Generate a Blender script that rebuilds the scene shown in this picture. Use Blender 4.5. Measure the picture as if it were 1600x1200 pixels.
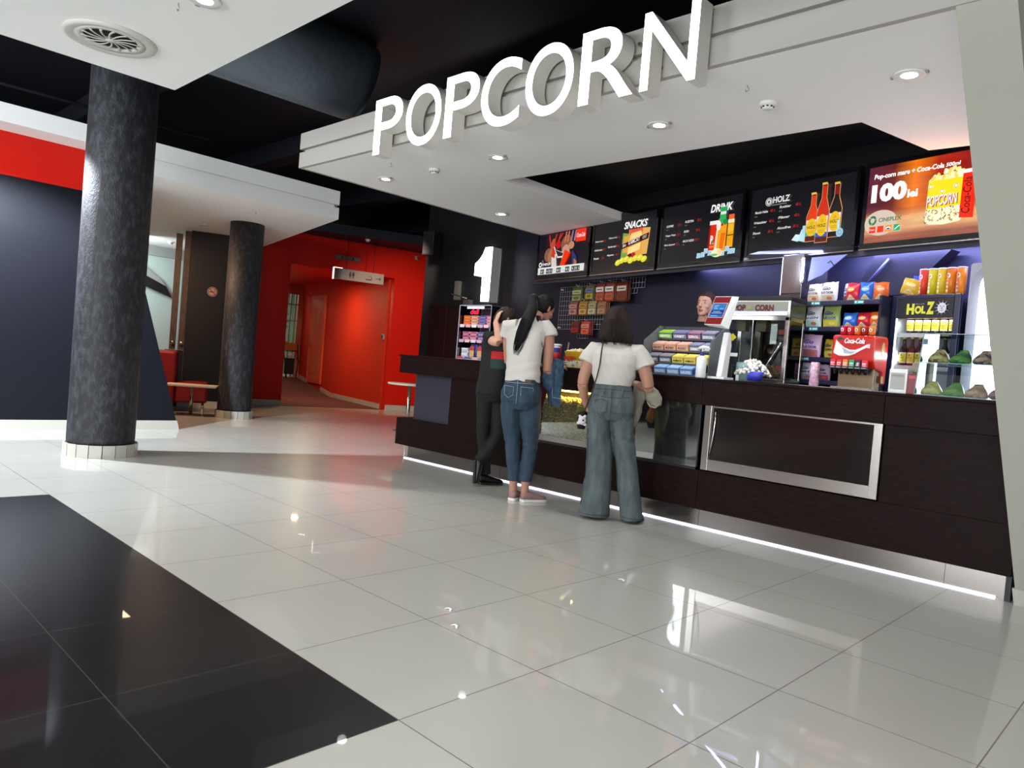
import bpy, math, random
from mathutils import Vector, Matrix, Euler, noise
random.seed(7)
PI = math.pi
for o in list(bpy.data.objects): bpy.data.objects.remove(o)
SC = bpy.context.scene
COL = SC.collection
# ---------------------------------------------------------------- camera
CAM = Vector((1.8022, -1.4772, 1.15))
yaw, pitch, roll = 0.76782, -0.023905, 0.082971
f_ = Vector((-math.sin(yaw)*math.cos(pitch), math.cos(yaw)*math.cos(pitch), math.sin(pitch)))
r0 = Vector((math.cos(yaw), math.sin(yaw), 0)); u0 = r0.cross(f_)
r_ = math.cos(roll)*r0 + math.sin(roll)*u0; u_ = -math.sin(roll)*r0 + math.cos(roll)*u0
cd = bpy.data.cameras.new('camera'); cam = bpy.data.objects.new('camera', cd); COL.objects.link(cam)
m3 = Matrix((r_, u_, -f_)).transposed()
cam.matrix_world = Matrix.Translation(CAM) @ m3.to_4x4()
cd.sensor_fit = 'HORIZONTAL'; cd.sensor_width = 36; cd.lens = 36*1150.85/1600; cd.clip_start = 0.05; cd.clip_end = 100
SC.camera = cam
# ---------------------------------------------------------------- world, exposure
w = bpy.data.worlds.new('world'); SC.world = w; w.use_nodes = True
bg = w.node_tree.nodes['Background']; bg.inputs[0].default_value = (.80, .88, 1, 1); bg.inputs[1].default_value = .30
vs = SC.view_settings; vs.view_transform = 'Standard'; vs.look = 'None'; vs.exposure = 0.0; vs.gamma = 1
vs.use_curve_mapping = False
# ---------------------------------------------------------------- lights
def light(name, kind, loc, energy, color=(1, 1, 1), size=.1, spot=None, target=None, blend=.4, parent=None, shape=None, size_y=None, rot=None):
    d = bpy.data.lights.new(name, kind); d.energy = energy; d.color = color
    if kind == 'AREA':
        d.size = size
        if shape: d.shape = shape
        if size_y: d.size_y = size_y
    else: d.shadow_soft_size = size
    if kind == 'SPOT': d.spot_size = math.radians(spot); d.spot_blend = blend
    o = bpy.data.objects.new(name, d); COL.objects.link(o); o.location = loc
    if target is not None: o.rotation_euler = (Vector(target)-Vector(loc)).to_track_quat('-Z', 'Y').to_euler()
    if rot: o.rotation_euler = rot
    if parent: o.parent = parent
    return o
COOL = (.86, .93, 1)
light('hall_flood', 'SPOT', (-6.4, .0, 3.15), 1300, (.82, .90, 1), .04, 134, (-6.75, .25, 0), .45)
light('hall_front_fill', 'AREA', (1.0, -7.2, 1.3), 720, (.93, .97, 1), 7.5, shape='RECTANGLE', size_y=2.4, target=(-.6, 1.5, 5.2))  # added fill behind the camera, brightening the white soffits
light('hall_fill', 'AREA', (-5.6, -4.4, 4.1), 560, (.88, .94, 1), 2.6, target=(-6.9, 3.5, 2.8))
light('hall_fill_right', 'AREA', (3.6, -2.6, 2.98), 30, (1, .96, .90), 1.6, target=(2.0, 1.2, .6))
light('corridor_light', 'AREA', (-13.2, 7.3, 2.7), 42, (1, .84, .50), .13, shape='DISK', target=(-13.2, 7.5, 0))
light('corridor_end_light', 'AREA', (-17.6, 8.2, 2.9), 60, (1, .86, .66), .6, target=(-17.6, 8.6, 0))
light('entrance_spot', 'SPOT', (-8.0, 6.0, 3.2), 340, (1, .74, .55), .08, 66, (-10.95, 8.1, 1.3), .8)
light('lounge_light', 'AREA', (-9.6, 2.2, 2.9), 85, (1, .62, .38), .6, target=(-9.6, 2.4, 0))
light('window_pane_fill', 'AREA', (-12.9, 3.0, 2.6), 60, (.80, .95, .95), .8, target=(-13.9, 4.4, 1.6))  # added lamp in the room, brightening the pane from its front
# ---------------------------------------------------------------- frames
def frame(o, deg):
    a = math.radians(deg); ex = Vector((math.cos(a), math.sin(a), 0)); ey = Vector((-math.sin(a), math.cos(a), 0)); o = Vector(o)
    return lambda x, y, z=0: o + ex*x + ey*y + Vector((0, 0, z))
BK, BKA = frame((-5.395, 6.132, 0), -13.3), math.radians(-13.3)     # back of the booth: x along, y into the wall
RD, RDA = frame((-11.446, 5.943, 0), 76.7), math.radians(76.7)      # red wall
CO, COA = frame((-11.03, 7.90, 0), 166.7), math.radians(166.7)      # corridor right wall, x into the corridor
# ---------------------------------------------------------------- materials
def s2l(h):
    h = h.lstrip('#'); v = [int(h[i:i+2], 16)/255 for i in (0, 2, 4)]
    return tuple(c/12.92 if c <= .04045 else ((c+.055)/1.055)**2.4 for c in v)
_m = {}
def mat(name, col='#808080', rough=.5, metal=0, emit=None, es=1, coat=0, coatr=.05, spec=.5, trans=0, alpha=1, bump=None, mix=None, ior=1.45, sheen=0):
    """bump=(scale,strength,(sx,sy,sz)); mix=(colour2,scale,(sx,sy,sz),lo,hi)"""
    if name in _m: return _m[name]
    m = bpy.data.materials.new(name); m.use_nodes = True; nt = m.node_tree; b = nt.nodes['Principled BSDF']
    b.inputs['Base Color'].default_value = (*s2l(col), 1); b.inputs['Roughness'].default_value = rough
    b.inputs['Metallic'].default_value = metal; b.inputs['Coat Weight'].default_value = coat; b.inputs['Coat Roughness'].default_value = coatr
    b.inputs['Specular IOR Level'].default_value = spec; b.inputs['Transmission Weight'].default_value = trans
    b.inputs['Alpha'].default_value = alpha; b.inputs['IOR'].default_value = ior; b.inputs['Sheen Weight'].default_value = sheen
    if emit: b.inputs['Emission Color'].default_value = (*s2l(emit), 1); b.inputs['Emission Strength'].default_value = es
    def nz(scale, sxyz, detail=4):
        tc = nt.nodes.new('ShaderNodeTexCoord'); mp = nt.nodes.new('ShaderNodeMapping'); mp.inputs['Scale'].default_value = sxyz
        n = nt.nodes.new('ShaderNodeTexNoise'); n.inputs['Scale'].default_value = scale; n.inputs['Detail'].default_value = detail
        nt.links.new(tc.outputs['Object'], mp.inputs[0]); nt.links.new(mp.outputs[0], n.inputs['Vector']); return n
    if mix:
        c2, sc, sx, lo, hi = mix; n = nz(sc, sx, 6); r = nt.nodes.new('ShaderNodeValToRGB')
        r.color_ramp.elements[0].position = lo; r.color_ramp.elements[1].position = hi
        r.color_ramp.elements[0].color = (*s2l(col), 1); r.color_ramp.elements[1].color = (*s2l(c2), 1)
        nt.links.new(n.outputs['Fac'], r.inputs[0]); nt.links.new(r.outputs[0], b.inputs['Base Color'])
    if bump:
        sc, st, sx = bump; n = nz(sc, sx); bp = nt.nodes.new('ShaderNodeBump'); bp.inputs['Strength'].default_value = st; bp.inputs['Distance'].default_value = .01
        nt.links.new(n.outputs['Fac'], bp.inputs['Height']); nt.links.new(bp.outputs[0], b.inputs['Normal'])
    _m[name] = m; return m
def flat(h, e=0):
    """plain printed colour; e>0: the colour is shown by a lit screen"""
    if e: return mat('lit_%s_%s' % (h, e), '#000000', .4, emit=h, es=e, spec=.2)
    return mat('print_'+h, h, .45)
ONE = (1, 1, 1)
def pane(name, tint, refl, rough=.02):
    m = bpy.data.materials.new(name); m.use_nodes = True; nt = m.node_tree; nt.nodes.clear(); N = nt.nodes
    o = N.new('ShaderNodeOutputMaterial'); x = N.new('ShaderNodeMixShader'); a = N.new('ShaderNodeBsdfTransparent'); g = N.new('ShaderNodeBsdfGlossy'); w_ = N.new('ShaderNodeFresnel'); k = N.new('ShaderNodeMath')
    a.inputs[0].default_value = (*s2l(tint), 1); g.inputs['Roughness'].default_value = rough; w_.inputs['IOR'].default_value = 1.5; k.operation = 'MULTIPLY'; k.inputs[1].default_value = refl
    nt.links.new(w_.outputs[0], k.inputs[0]); nt.links.new(k.outputs[0], x.inputs[0]); nt.links.new(a.outputs[0], x.inputs[1]); nt.links.new(g.outputs[0], x.inputs[2]); nt.links.new(x.outputs[0], o.inputs[0]); _m[name] = m; return m
M = dict(
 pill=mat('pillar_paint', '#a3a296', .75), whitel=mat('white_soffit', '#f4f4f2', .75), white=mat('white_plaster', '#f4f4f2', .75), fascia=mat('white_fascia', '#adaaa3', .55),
 navy=mat('navy_paint', '#101119', .5, spec=.25, bump=(30, .05, ONE)), navyb=mat('blue_black_wall', '#1c1d2e', .5), black=mat('black_ceiling', '#191b24', .6),
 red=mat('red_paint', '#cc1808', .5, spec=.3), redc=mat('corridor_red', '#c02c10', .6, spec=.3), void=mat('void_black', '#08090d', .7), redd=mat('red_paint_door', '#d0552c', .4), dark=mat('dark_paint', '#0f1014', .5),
 wood=mat('wenge_laminate', '#150c0b', .45, spec=.07, mix=('#221413', 12, (1, 8, 8), .35, .7)), plum=mat('slate_panel', '#2e2c38', .4),
 steel=mat('brushed_steel', '#a8a29c', .22, .95, bump=(60, .03, (1, 1, 14))), steelr=mat('kick_steel', '#827c78', .18, .9),
 chrome=mat('chrome', '#d0d0d0', .12, 1), tile=mat('skirting_tile', '#b9b6ac', .3, coat=.4), conc=mat('dark_plaster_column', '#1c1c20', .6, mix=('#484a50', 26, (1, 1, .45), .45, .9), bump=(80, .5, (1, 1, .6))),
 glass=pane('clear_glass', '#f0f4f4', 1.2), smoke=mat('dark_glass', '#08080a', .03, alpha=.72, spec=.9, coat=1, coatr=.02), mirror=mat('panel_glass', '#b4b0ac', .03, .95), mirrord=mat('hatch_glass', '#4c4644', .1, .85),
 plw=mat('white_plastic', '#e4e4e2', .35), plb=mat('black_plastic', '#0c0c0f', .5), plg=mat('grey_plastic', '#8c8b88', .4),
 letter=mat('sign_face', '#ffffff', .4, emit='#ffffff', es=5.5), lside=mat('sign_return', '#dcdad2', .5),
 lamp=mat('lamp_lens', '#ffffff', .3, emit='#f4fbff', es=22), led=mat('led_strip', '#ffffff', .3, emit='#dfe2ff', es=4.5), tube=mat('led_tube', '#ffffff', .3, emit='#d4dcff', es=14),
 carpet=mat('corridor_carpet', '#5b2a24', .9, bump=(200, .2, ONE)), sofa=mat('red_leatherette', '#7d0f0f', .4), brown=mat('brown_wood', '#5a4a40', .45, mix=('#3c2f28', 10, (6, 6, 1), .3, .7)),
 skin=mat('skin', '#a87a64', .55), skin2=mat('skin_pale', '#c4927a', .5), hairk=mat('black_hair', '#0c0707', .5, spec=.25, bump=(90, .5, (6, 6, .4))), hairb=mat('brown_hair', '#1f1210', .5, spec=.25, bump=(90, .5, (6, 6, .4))), hairm=mat('light_brown_hair', '#32241b', .55, spec=.3, bump=(90, .5, (6, 6, 1))),
 tee=mat('white_cotton', '#bdb8b0', .85, bump=(9, .55, (1.2, 1.2, .5))), denim=mat('blue_denim', '#1d2d3c', .8, mix=('#2b3d4d', 14, (2, 2, .6), .35, .7), bump=(16, .5, (1, 1, 1))), denimg=mat('faded_denim', '#40494b', .85, mix=('#586263', 13, (2, 2, .5), .32, .72), bump=(13, .6, (1, 1, .8))),
 denimj=mat('jacket_denim', '#2b4258', .85, mix=('#3f5a74', 20, ONE, .35, .7), bump=(22, .6, ONE)), blackc=mat('black_cotton', '#0b0a0c', .85, bump=(20, .4, ONE)), beige=mat('beige_canvas', '#8f887a', .85, bump=(18, .5, ONE)),
 shoe=mat('black_shoe', '#09090a', .45), sole=mat('dark_sole', '#1d1b18', .7), pink=mat('mauve_knit', '#8d6a66', .8, bump=(80, .3, ONE)), solew=mat('white_sole', '#cfcdc8', .5), maroon=mat('maroon_cloth', '#5a1020', .7),
 thread=mat('stitching', '#8fa0aa', .7), eye=mat('eye_white', '#cfc8c2', .3), iris=mat('dark_iris', '#1c1210', .2), lips=mat('lips', '#9a5a50', .5),
)
def floor_mat(nm, light_c, dark_c=None):
    m = bpy.data.materials.new(nm); m.use_nodes = True; nt = m.node_tree; N = nt.nodes; L = nt.links; b = N['Principled BSDF']
    g = N.new('ShaderNodeNewGeometry'); sx = N.new('ShaderNodeSeparateXYZ'); L.new(g.outputs['Position'], sx.inputs[0])
    def mth(op, a, c=None):
        n = N.new('ShaderNodeMath'); n.operation = op
        for i, v in enumerate((a, c)):
            if v is None: continue
            if isinstance(v, (int, float)): n.inputs[i].default_value = v
            else: L.new(v, n.inputs[i])
        return n.outputs[0]
    def edge(v, size):
        t = mth('DIVIDE', v, size); fr = mth('SUBTRACT', t, mth('FLOOR', t)); return mth('MULTIPLY', mth('MINIMUM', fr, mth('SUBTRACT', 1, fr)), size)
    gx = edge(sx.outputs[0], .66295); gy = edge(sx.outputs[1], .6525); gr = mth('LESS_THAN', mth('MINIMUM', gx, gy), .0022)
    dk = mth('MULTIPLY', mth('LESS_THAN', sx.outputs[0], 0), mth('LESS_THAN', sx.outputs[1], 0)); dk = mth('MULTIPLY', dk, mth('GREATER_THAN', sx.outputs[0], -3.978))
    n = N.new('ShaderNodeTexNoise'); n.inputs['Scale'].default_value = 2.2; n.inputs['Detail'].default_value = 5; L.new(g.outputs['Position'], n.inputs['Vector'])
    def mixc(f, a, c):
        x = N.new('ShaderNodeMix'); x.data_type = 'RGBA'; L.new(f, x.inputs[0])
        for i, v in ((6, a), (7, c)):
            if isinstance(v, tuple): x.inputs[i].default_value = (*v, 1)
            else: L.new(v, x.inputs[i])
        return x.outputs[2]
    wt = mixc(n.outputs['Fac'], s2l('#aaa89f'), s2l('#b4b2a9')); bt = mixc(n.outputs['Fac'], s2l('#0c0c0e'), s2l('#131316'))
    base = mixc(dk, wt, bt); grc = mixc(dk, s2l('#5f574e'), s2l('#3a3733')); fin = mixc(gr, base, grc)
    L.new(fin, b.inputs['Base Color']); b.inputs['Roughness'].default_value = .32; b.inputs['Specular IOR Level'].default_value = .5
    L.new(mth('SUBTRACT', .62, mth('MULTIPLY', dk, .50)), b.inputs['Coat Weight']); L.new(mth('SUBTRACT', .5, mth('MULTIPLY', dk, .28)), b.inputs['Specular IOR Level']); b.inputs['Coat Roughness'].default_value = .02
    bp = N.new('ShaderNodeBump'); bp.inputs['Strength'].default_value = .25; bp.inputs['Distance'].default_value = .001; L.new(mth('SUBTRACT', 1, gr), bp.inputs['Height']); L.new(bp.outputs[0], b.inputs['Normal'])
    return m
M['floor'] = floor_mat('floor_tiles', None)
# ---------------------------------------------------------------- mesh builder
class MB:
    def __init__(s): s.v = []; s.f = []; s.mi = []; s.m = []; s.T = Matrix.Identity(4); s.cur = 0; s.sm = []; s.smooth = False
    def mat(s, m):
        if m not in s.m: s.m.append(m)
        s.cur = s.m.index(m); return s
    def add(s, vs, fs, smooth=None):
        k = len(s.v); s.v += [s.T @ Vector(p) for p in vs]
        for f in fs: s.f.append([i+k for i in f]); s.mi.append(s.cur); s.sm.append(s.smooth if smooth is None else smooth)
        return s
    def box(s, x0, x1, y0, y1, z0, z1):
        return s.add([(x, y, z) for z in (z0, z1) for y in (y0, y1) for x in (x0, x1)], [(0, 2, 3, 1), (4, 5, 7, 6), (0, 1, 5, 4), (2, 6, 7, 3), (0, 4, 6, 2), (1, 3, 7, 5)], False)
    def prism(s, a, b):
        n = len(a); return s.add(list(a)+list(b), [tuple(range(n))[::-1], tuple(range(n, 2*n))]+[(i, (i+1) % n, n+(i+1) % n, n+i) for i in range(n)], False)
    def ext(s, poly, z0, z1): return s.prism([(x, y, z0) for x, y in poly], [(x, y, z1) for x, y in poly])
    def extY(s, poly, y0, y1): return s.prism([(x, y1, z) for x, z in poly], [(x, y0, z) for x, z in poly])
    def extX(s, poly, x0, x1): return s.prism([(x0, y, z) for y, z in poly], [(x1, y, z) for y, z in poly])
    def rings(s, R, cap=True, closed=False):
        n = len(R[0]); vs = [p for r in R for p in r]; fs = []
        for i in range(len(R)-(0 if closed else 1)):
            for j in range(n):
                a, b = i*n, ((i+1) % len(R))*n; fs.append((a+j, a+(j+1) % n, b+(j+1) % n, b+j))
        if cap and not closed: fs += [tuple(range(n))[::-1], tuple(range((len(R)-1)*n, len(R)*n))]
        return s.add(vs, fs, True)
    def tube(s, pts, rad, n=12, ref=(0, 1, 0), cap=True):
        """rad: number, list of numbers or of (across, along-ref) pairs"""
        P = [Vector(p) for p in pts]; R = []
        if isinstance(rad, (int, float)): rad = [rad]*len(P)
        for i, p in enumerate(P):
            t = (P[min(i+1, len(P)-1)]-P[max(i-1, 0)]).normalized(); rf = Vector(ref); rf = rf-rf.dot(t)*t
            if rf.length < 1e-3: rf = Vector((1, 0, .01)); rf = rf-rf.dot(t)*t
            rf.normalize(); sd = t.cross(rf); ra, rb = rad[i] if isinstance(rad[i], tuple) else (rad[i], rad[i])
            R.append([p+sd*(ra*math.cos(2*PI*j/n))+rf*(rb*math.sin(2*PI*j/n)) for j in range(n)])
        return s.rings(R, cap)
    def cyl(s, a, b, r0, r1=None, n=20): return s.tube([a, b], [r0, r0 if r1 is None else r1], n)
    def lathe(s, prof, n=24, c=(0, 0, 0)):
        R = [[(c[0]+r*math.cos(2*PI*j/n), c[1]+r*math.sin(2*PI*j/n), c[2]+z) for j in range(n)] for r, z in prof]
        return s.rings(R, True)
    def ball(s, c, r, n=12, m=8):
        r = (r, r, r) if isinstance(r, (int, float)) else r
        R = [[(c[0]+r[0]*math.sin(PI*i/m)*math.cos(2*PI*j/n), c[1]+r[1]*math.sin(PI*i/m)*math.sin(2*PI*j/n), c[2]-r[2]*math.cos(PI*i/m)) for j in range(n)] for i in range(1, m)]
        return s.rings(R, True)
    def loft(s, L, n=20, side=(1, 0, 0), fwd=(0, 1, 0), p=2.3):
        """L: (centre, half width along side, half depth along fwd[, extra forward]) superellipse rings"""
        sd, fw = Vector(side), Vector(fwd); R = []
        for l in L:
            c = Vector(l[0]); r = []
            for j in range(n):
                t = 2*PI*j/n; ct, st = math.cos(t), math.sin(t)
                r.append(c+sd*(l[1]*abs(ct)**(2/p)*(1 if ct >= 0 else -1))+fw*(l[2]*abs(st)**(2/p)*(1 if st >= 0 else -1)))
            R.append(r)
        return s.rings(R, True)
    def mesh(s, name, mats=None):
        me = bpy.data.meshes.new(name); me.from_pydata([tuple(p) for p in s.v], [], s.f)
        for m in (mats or s.m): me.materials.append(m)
        for i, pl in enumerate(me.polygons): pl.material_index = s.mi[i]; pl.use_smooth = s.sm[i]
        me.update(); return me
    def build(s, name, m=None, parent=None, bevel=0, fixn=True):
        if m is not None and not isinstance(m, (list, tuple)): m = [m]
        me = s.mesh(name, m)
        if fixn:
            import bmesh
            bm = bmesh.new(); bm.from_mesh(me); bmesh.ops.recalc_face_normals(bm, faces=bm.faces); bm.to_mesh(me); bm.free()
        o = bpy.data.objects.new(name, me); COL.objects.link(o)
        if parent: o.parent = parent
        if bevel:
            b = o.modifiers.new('bevel', 'BEVEL'); b.width = bevel; b.segments = 2; b.limit_method = 'ANGLE'
        return o
def tag(o, label, cat, group=None, kind=None):
    o['label'] = label; o['category'] = cat
    if group: o['group'] = group
    if kind: o['kind'] = kind
    return o
def thing(name, label, cat, loc=(0, 0, 0), rz=0, group=None):
    o = bpy.data.objects.new(name, None); COL.objects.link(o); o.location = loc; o.rotation_euler = (0, 0, rz); o.empty_display_size = .1
    return tag(o, label, cat, group)
def struct(name, mb, m=None, label=None, cat=None, bevel=0):
    o = mb.build(name, m, None, bevel); o['kind'] = 'structure'
    if label: o['label'] = label
    if cat: o['category'] = cat
    return o
def dup(root, loc, rz=None, label=None):
    r = root.copy(); COL.objects.link(r); r.location = loc
    if rz is not None: r.rotation_euler = (0, 0, rz)
    if label: r['label'] = label
    for ch in list(root.children):
        c = ch.copy(); COL.objects.link(c); c.parent = r
        if ch.data and ch.type == 'LIGHT': c.data = ch.data
        for g in list(ch.children):
            d = g.copy(); COL.objects.link(d); d.parent = c
    return r
# ---------------------------------------------------------------- lettering and flat graphics
_t = {}
def glyphs(s, bold=0, shear=0, res=3):
    k = (s, bold, shear, res)
    if k in _t: return _t[k]
    c = bpy.data.curves.new('t', 'FONT'); c.body = s; c.size = 1; c.offset = bold; c.shear = shear; c.resolution_u = res; c.fill_mode = 'FRONT'
    o = bpy.data.objects.new('t', c); COL.objects.link(o); dg = bpy.context.evaluated_depsgraph_get(); me = bpy.data.meshes.new_from_object(o.evaluated_get(dg))
    vs = [(v.co.x, v.co.y) for v in me.vertices]; fs = [tuple(p.vertices) for p in me.polygons]
    bpy.data.objects.remove(o); bpy.data.meshes.remove(me)
    x0 = min(v[0] for v in vs); x1 = max(v[0] for v in vs); y0 = min(v[1] for v in vs); y1 = max(v[1] for v in vs)
    _t[k] = ([((x-x0)/(x1-x0), (y-y0)/(y1-y0)) for x, y in vs], fs, (x1-x0)/(y1-y0)); return _t[k]
class Art:
    """flat coloured shapes printed or shown on a face; fn maps (u, v, lift) to local space"""
    def __init__(s, fn=None, e=0, eps=.0008): s.mb = MB(); s.fn = fn or (lambda u, v, d: (u, -d, v)); s.e = e; s.k = 0; s.eps = eps
    def _a(s, vs, fs, col):
        s.k += 1; s.mb.mat(col if not isinstance(col, str) else flat(col, s.e)); s.mb.add([s.fn(u, v, s.k*s.eps) for u, v in vs], fs, False); return s
    def poly(s, pts, col): return s._a(pts, [tuple(range(len(pts)))], col)
    def rect(s, x0, y0, x1, y1, col): return s.poly([(x0, y0), (x1, y0), (x1, y1), (x0, y1)], col)
    def grid(s, x0, y0, x1, y1, col, n=6):
        vs = [(x0+(x1-x0)*i/n, y) for i in range(n+1) for y in (y0, y1)]; return s._a(vs, [(2*i, 2*i+2, 2*i+3, 2*i+1) for i in range(n)], col)
    def ell(s, cx, cy, rx, ry, col, n=20, rot=0):
        c, d = math.cos(rot), math.sin(rot); return s.poly([(cx+rx*math.cos(2*PI*i/n)*c-ry*math.sin(2*PI*i/n)*d, cy+rx*math.cos(2*PI*i/n)*d+ry*math.sin(2*PI*i/n)*c) for i in range(n)], col)
    def ring(s, cx, cy, r, w, col, n=24, a0=0, a1=2*PI):
        vs = []; 
        for i in range(n+1):
            t = a0+(a1-a0)*i/n; vs += [(cx+(r-w)*math.cos(t), cy+(r-w)*math.sin(t)), (cx+r*math.cos(t), cy+r*math.sin(t))]
        return s._a(vs, [(2*i, 2*i+1, 2*i+3, 2*i+2) for i in range(n)], col)
    def text(s, t, x, y, w, h, col, bold=0, shear=0, rot=0):
        """w or h may be None to keep the letters' own proportion"""
        vs, fs, ar = glyphs(t, bold, shear)
        if w is None: w = h*ar
        if h is None: h = w/ar
        c, d = math.cos(rot), math.sin(rot)
        return s._a([(x+u*w*c-v*h*d, y+u*w*d+v*h*c) for u, v in vs], fs, col)
    def build(s, name, parent): return s.mb.build(name, None, parent, fixn=False)
def cleft(o, v=.006, it=3):
    """fuse overlapping volumes of one mesh object into one continuous skin"""
    r = o.modifiers.new('r', 'REMESH'); r.mode = 'VOXEL'; r.voxel_size = v; r.use_smooth_shade = True
    sm = o.modifiers.new('s', 'SMOOTH'); sm.factor = .6; sm.iterations = it
    dg = bpy.context.evaluated_depsgraph_get(); me = bpy.data.meshes.new_from_object(o.evaluated_get(dg)); old = o.data; mats = list(old.materials)
    o.modifiers.clear(); o.data = me; me.materials.clear()
    for m in mats: me.materials.append(m)
    for p in me.polygons: p.material_index = 0; p.use_smooth = True
    bpy.data.meshes.remove(old); return o
def ripple(o, fn):
    me = o.data; n = len(me.vertices); co = [0.0]*(3*n); no = [0.0]*(3*n); me.vertices.foreach_get('co', co); me.vertices.foreach_get('normal', no)
    for i in range(0, 3*n, 3):
        k = fn(Vector(co[i:i+3])); co[i] += no[i]*k; co[i+1] += no[i+1]*k; co[i+2] += no[i+2]*k
    me.vertices.foreach_set('co', co); me.update()
def paint(o, m, test):
    me = o.data; me.materials.append(m); k = len(me.materials)-1
    for p in me.polygons:
        if test(p.center): p.material_index = k
# ================================================================ the setting
b = MB(); b.ext([(-24, -9), (8, -9), (8, 14), (-24, 14)], -.1, 0); struct('floor', b, M['floor'])
b = MB(); b.box(-16, 6, -6.5, 12.6, 4.4, 4.5)
for y in (1.6, 4.2, 6.8, 9.4): b.box(-16, 6, y, y+.28, 4.12, 4.4)
struct('ceiling', b, M['black'])
b = MB(); b.ext([(-11.25, 4.95), (-9.2, 9.42), (-9.2, 12), (-15.9, 12), (-15.9, 4.95)], 3.42, 3.6); struct('ceiling_low', b, M['black'])
b = MB(); b.box(-24.5, -24.3, -7, 14, 0, 4.5); struct('wall_far', b, M['black'])
b = MB(); b.box(-24, 6, 12.5, 12.7, 0, 4.5); struct('wall_back', b, M['black'])
# navy wall with a red band and a raked end
b = MB()
def nv(z): return 2.34-.303*z
b.mat(M['navy']).extX([(-7, 0), (nv(0), 0), (nv(2.74), 2.74), (-7, 2.74)], -7.95, -7.7)
b.mat(M['red']).extX([(-7, 2.74), (nv(2.74), 2.74), (nv(3.22), 3.22), (-7, 3.22)], -7.95, -7.7)
struct('wall_left', b)
b = MB(); b.extX([(-7, 0), (2.345, 0), (2.31, .112), (-7, .112)], -7.70, -7.682); struct('baseboard_left', b, M['tile'])
# white soffits
b = MB(); b.ext([(-7.25, 1.42), (-7.29, 4.17), (-15.5, 6.1), (-15.5, 1.42)], 3.0, 3.16); b.ext([(-7.30, 1.5), (-7.34, 4.12), (-15.5, 6.05), (-15.5, 1.5)], 3.16, 3.20)
b.ext([(-7.25, -7), (-7.29, 4.17), (-15.5, 6.1), (-15.5, -7)], 3.20, 3.39); struct('ceiling_left', b, M['white'])
b = MB(); b.ext([(-4.0, .648), (6, .648), (6, -6), (-4.0, -6)], 3.0, 3.14); struct('ceiling_near', b, M['white'])
# popcorn booth soffit with an opening over the counter
b = MB(); b.ext([(-5.158, 2.402), (1.6, 2.402), (1.6, 3.70), (-5.158, 3.70)], 3.0, 3.1); b.ext([(-5.158, 3.70), (-3.54, 3.70), (-3.54, 5.72), (-5.158, 6.11)], 3.0, 3.1)
b.ext([(-.11, 3.70), (1.6, 3.70), (1.9, 4.6), (.09, 4.52)], 3.0, 3.1); struct('ceiling_booth', b, M['white'])
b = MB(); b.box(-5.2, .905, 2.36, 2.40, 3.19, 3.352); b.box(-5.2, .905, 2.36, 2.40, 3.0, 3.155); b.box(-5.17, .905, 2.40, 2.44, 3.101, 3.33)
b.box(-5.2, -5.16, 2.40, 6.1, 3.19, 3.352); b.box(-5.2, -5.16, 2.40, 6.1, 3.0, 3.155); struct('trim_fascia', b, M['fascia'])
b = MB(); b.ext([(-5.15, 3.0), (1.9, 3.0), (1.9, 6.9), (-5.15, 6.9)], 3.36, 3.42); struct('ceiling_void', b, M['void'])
# booth walls
b = MB(); o_ = [BK(-1.195, .5), BK(7.6, .5), BK(7.6, .65), BK(-1.195, .65)]; b.ext([(p.x, p.y) for p in o_], 0, 4.4); struct('wall_booth', b, M['navyb'])
b = MB(); b.box(-8.68, -6.44, 6.894, 7.1, 0, 4.4); b.ext([(-8.68, 7.0), (-8.55, 7.0), (-10.3, 9.6), (-10.45, 9.6)], 0, 4.4); struct('wall_booth_end', b, M['dark'])
b = MB(); o_ = [BK(.0, .30), BK(7.4, .30), BK(7.4, .33), BK(.0, .33)]; b.ext([(p.x, p.y) for p in o_], 2.46, 3.36); struct('wall_dark_sheet', b, M['void'])  # added black sheet that darkens the wall above the screens
# leaning white pillar and the wall running off behind it
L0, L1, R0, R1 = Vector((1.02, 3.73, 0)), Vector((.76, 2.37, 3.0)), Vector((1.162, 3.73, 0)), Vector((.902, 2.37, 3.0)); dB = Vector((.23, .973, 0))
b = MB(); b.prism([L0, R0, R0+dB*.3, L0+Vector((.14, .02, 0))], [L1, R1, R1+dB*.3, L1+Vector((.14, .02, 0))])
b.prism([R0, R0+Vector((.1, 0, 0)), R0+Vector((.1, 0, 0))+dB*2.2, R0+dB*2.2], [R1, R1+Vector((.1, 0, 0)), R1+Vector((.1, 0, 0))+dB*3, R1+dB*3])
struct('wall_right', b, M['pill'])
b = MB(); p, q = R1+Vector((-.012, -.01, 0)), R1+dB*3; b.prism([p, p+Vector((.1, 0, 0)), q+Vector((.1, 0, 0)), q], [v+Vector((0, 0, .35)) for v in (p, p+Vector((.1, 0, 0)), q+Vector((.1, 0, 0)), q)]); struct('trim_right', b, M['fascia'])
b = MB(); e_ = Vector((-.012, -.015, 0)); k_ = (L1-L0)*.035; b.prism([L0+e_, R0+Vector((.12, -.015, 0)), R0+Vector((.12, .1, 0)), L0+Vector((-.012, .03, 0))], [v+k_ for v in (L0+e_, R0+Vector((.12, -.015, 0)), R0+Vector((.12, .1, 0)), L0+Vector((-.012, .03, 0)))]); struct('baseboard_right', b, M['tile'])
b = MB(); b.ext([(1.0, 4.6), (2.2, 4.6), (2.2, 4.4), (1.5, 4.4)], 0, .01); 
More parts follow.
